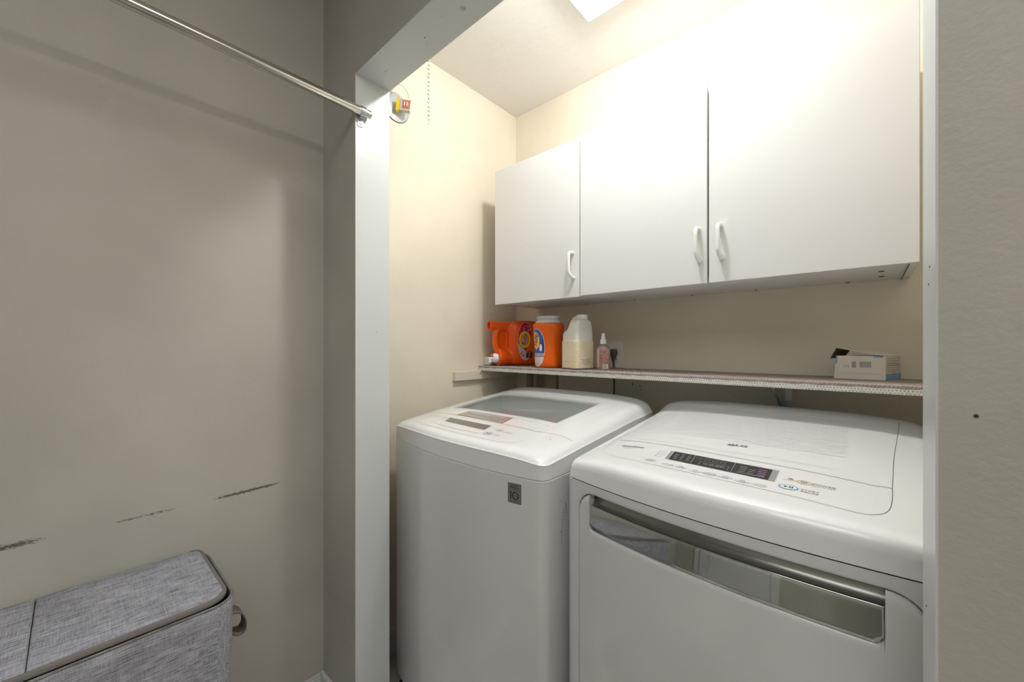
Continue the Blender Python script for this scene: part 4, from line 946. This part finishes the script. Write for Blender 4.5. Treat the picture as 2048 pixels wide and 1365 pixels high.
def sag(ring, amp, z):   # soft cloth: sides bow in slightly with wrinkles
    out = []
    for x, y, zz in ring:
        fx = (x-(hx0_+hx1_)/2)/((hx1_-hx0_)/2); fy = (y-(hy0+hy1)/2)/((hy1-hy0)/2)
        k = amp*(1+.5*math.sin(y*23+z*31)+.3*math.sin(y*61-z*17))
        out.append((x-k*fx*(1-fy**4), y-k*fy*(1-fx**4)*.5, zz))
    return out
rings = [hring(.004, .01), hring(.012, .004)]
N_ = 22
for i in range(N_+1):
    z = .03+(hz-.03)*i/N_; rings.append(sag(hring(z), .009*math.sin(math.pi*min(1, i/N_*1.0))**.7 if 0 < i < N_ else 0, z))
rings += [hring(hz+.002, .0012), hring(hz+.002, .004), hring(hz-.02, .005), hring(.02, .008)]
obj('fabric_body', MB().loft(rings, True, True), FAB, hm, smooth=60)
obj('top_hem', MB().tube([(x, y, hz+.001) for x, y, _ in hring(hz, .0025)], .0032, 8, closed=True), fabric('hem_fabric', (80, 76, 74), (150, 146, 142)), hm, smooth=60)
# lid in three hinged panels
ly = [hy1-.012, -.052, -.35, hy0+.012]
lx0, lx1 = hx0_+.001, hx1_-.010
def lidpanel(ya, yb_, ra, rb, z0, z1):
    """outline with rounded corners at end a (high y) and/or b"""
    P_ = []
    def corner(cx, cy, r, a0):
        if r < .001: P_.append((cx, cy)); return
        for i in range(7): a = math.radians(a0+90*i/6); P_.append((cx+r*math.cos(a), cy+r*math.sin(a)))
    corner(lx1-ra, ya-ra, ra, 0); corner(lx0+ra*.5, ya-ra*.5, ra*.5, 90); corner(lx0+rb*.5, yb_+rb*.5, rb*.5, 180); corner(lx1-rb, yb_+rb, rb, 270)
    return P_
for i, (ya, yb_) in enumerate(zip(ly, ly[1:])):
    P_ = lidpanel(ya-.0 if i == 0 else ya-.0007, yb_+.0007 if i < 2 else yb_, .048 if i == 0 else 0, .048 if i == 2 else 0, 0, 0)
    cxx, cyy = sum(p_[0] for p_ in P_)/len(P_), sum(p_[1] for p_ in P_)/len(P_)
    def sc_(f, z): return [(cxx+(x-cxx)*f, cyy+(y-cyy)*f, z) for x, y in P_]
    lidz = hz+.0045
    lp = obj('lid_panel', MB().loft([sc_(1, lidz), sc_(1, lidz+.006), sc_(.985, lidz+.008), sc_(.5, lidz+.0085)]), FAB, hm, smooth=50)
    e = [(x, y) for x, y in P_ if True]
    if i == 0: e = [p_ for p_ in P_]; seq = [(lx1, yb_)]+e[:14]
    elif i == 2: seq = e[7-7+0:0]+[(lx0, ya)]+e[2:]+[(lx1, ya)]
    else: seq = [(lx1, yb_), (lx1, ya)]
    # flat tape along the free edges, standing a little proud
    A_, B_, C_, D_ = [], [], [], []
    for k, (x, y) in enumerate(seq):
        a = seq[max(k-1, 0)]; b3 = seq[min(k+1, len(seq)-1)]; dx, dy = b3[0]-a[0], b3[1]-a[1]; l = math.hypot(dx, dy) or 1; nx_, ny_ = dy/l, -dx/l
        A_.append((x-nx_*.0065, y-ny_*.0065, lidz+.0088)); B_.append((x-nx_*.002, y-ny_*.002, lidz+.0098)); C_.append((x+nx_*.0015, y+ny_*.0015, lidz+.007)); D_.append((x+nx_*.0012, y+ny_*.0012, lidz-.001))
    obj('edge_tape', MB().grid([A_, B_, C_, D_]), BIND, lp, smooth=60)
sx_ = -1.160
pth = [(.2555, -.648), (.266, -.647), (.278, -.652), (.288, -.668), (.291, -.690), (.287, -.703), (.277, -.706), (.265, -.700), (.2555, -.690)]
rows = [[(sx_-.020, y, CZ+z), (sx_+.020, y, CZ+z)] for y, z in chaikin(pth, 2)]
hs_ = obj('handle_loop', MB().grid(rows), STRAP, hm, smooth=60, label='grey strap handle loop')
so = hs_.modifiers.new('solid', 'SOLIDIFY'); so.thickness = .003; so.offset = 0

# ------------------------------------------------------------------ room behind the viewer (seen in reflections)
mt = thing('floor_mat', 'dark floor mat with big pale lettering in front of the washing machines', 'mat', (-.62, .17, 0))
mx0, mx1, my0, my1 = -1.02, .0, -.14, .42
obj('mat_body', MB().add([(mx0, my0-.05, .001), (mx1+.0, my0+.06, .001), (mx1, my1+.06, .001), (mx0, my1-.05, .001), (mx0, my0-.05, .009), (mx1, my0+.06, .009), (mx1, my1+.06, .009), (mx0, my1-.05, .009)], FB), mat('taupe_mat', (98, 84, 80), .9, bump=(300, .6)), mt, bevel=.003)
D = Deco(lambda x, y, o: (x, y, .0095+o), mt)
D.text('t', 'LAUNDRY', (mx0+mx1)/2, .14, .24, .0005, bold=.004, rot=.108, sx=.85); D.ribbon('t', [(mx0+.03, my0-.015), (mx1-.03, my0+.09)], .004); D.ribbon('t', [(mx0+.03, my1-.08), (mx1-.03, my1+.025)], .004)
D.flush(dict(t=mat('mat_lettering', (196, 190, 184), .9)), dict(t='mat_lettering'))
b = MB(); rows = [[], []]
for i in range(161):
    x = .33+1.05*i/160; y = -1.0+.025*math.sin(i*.62)+.01*math.sin(i*.23+1); rows[0].append((x, y, 1.98)); rows[1].append((x, y, .08))
sc = obj('shower_curtain', b.grid(rows), mat('white_curtain', (226, 224, 218), .7), loc=(.85, -1.0, .08), smooth=60, label='white shower curtain hanging in folds behind the viewer', cat='curtain')
obj('curtain_rod', MB().tube([(.30, -1.0, 2.0), (XR, -1.0, 2.0)], .0125, 16), STEEL, loc=(.9, -1.0, 2.0), smooth=40, label='steel rod carrying the white shower curtain', cat='curtain rod')
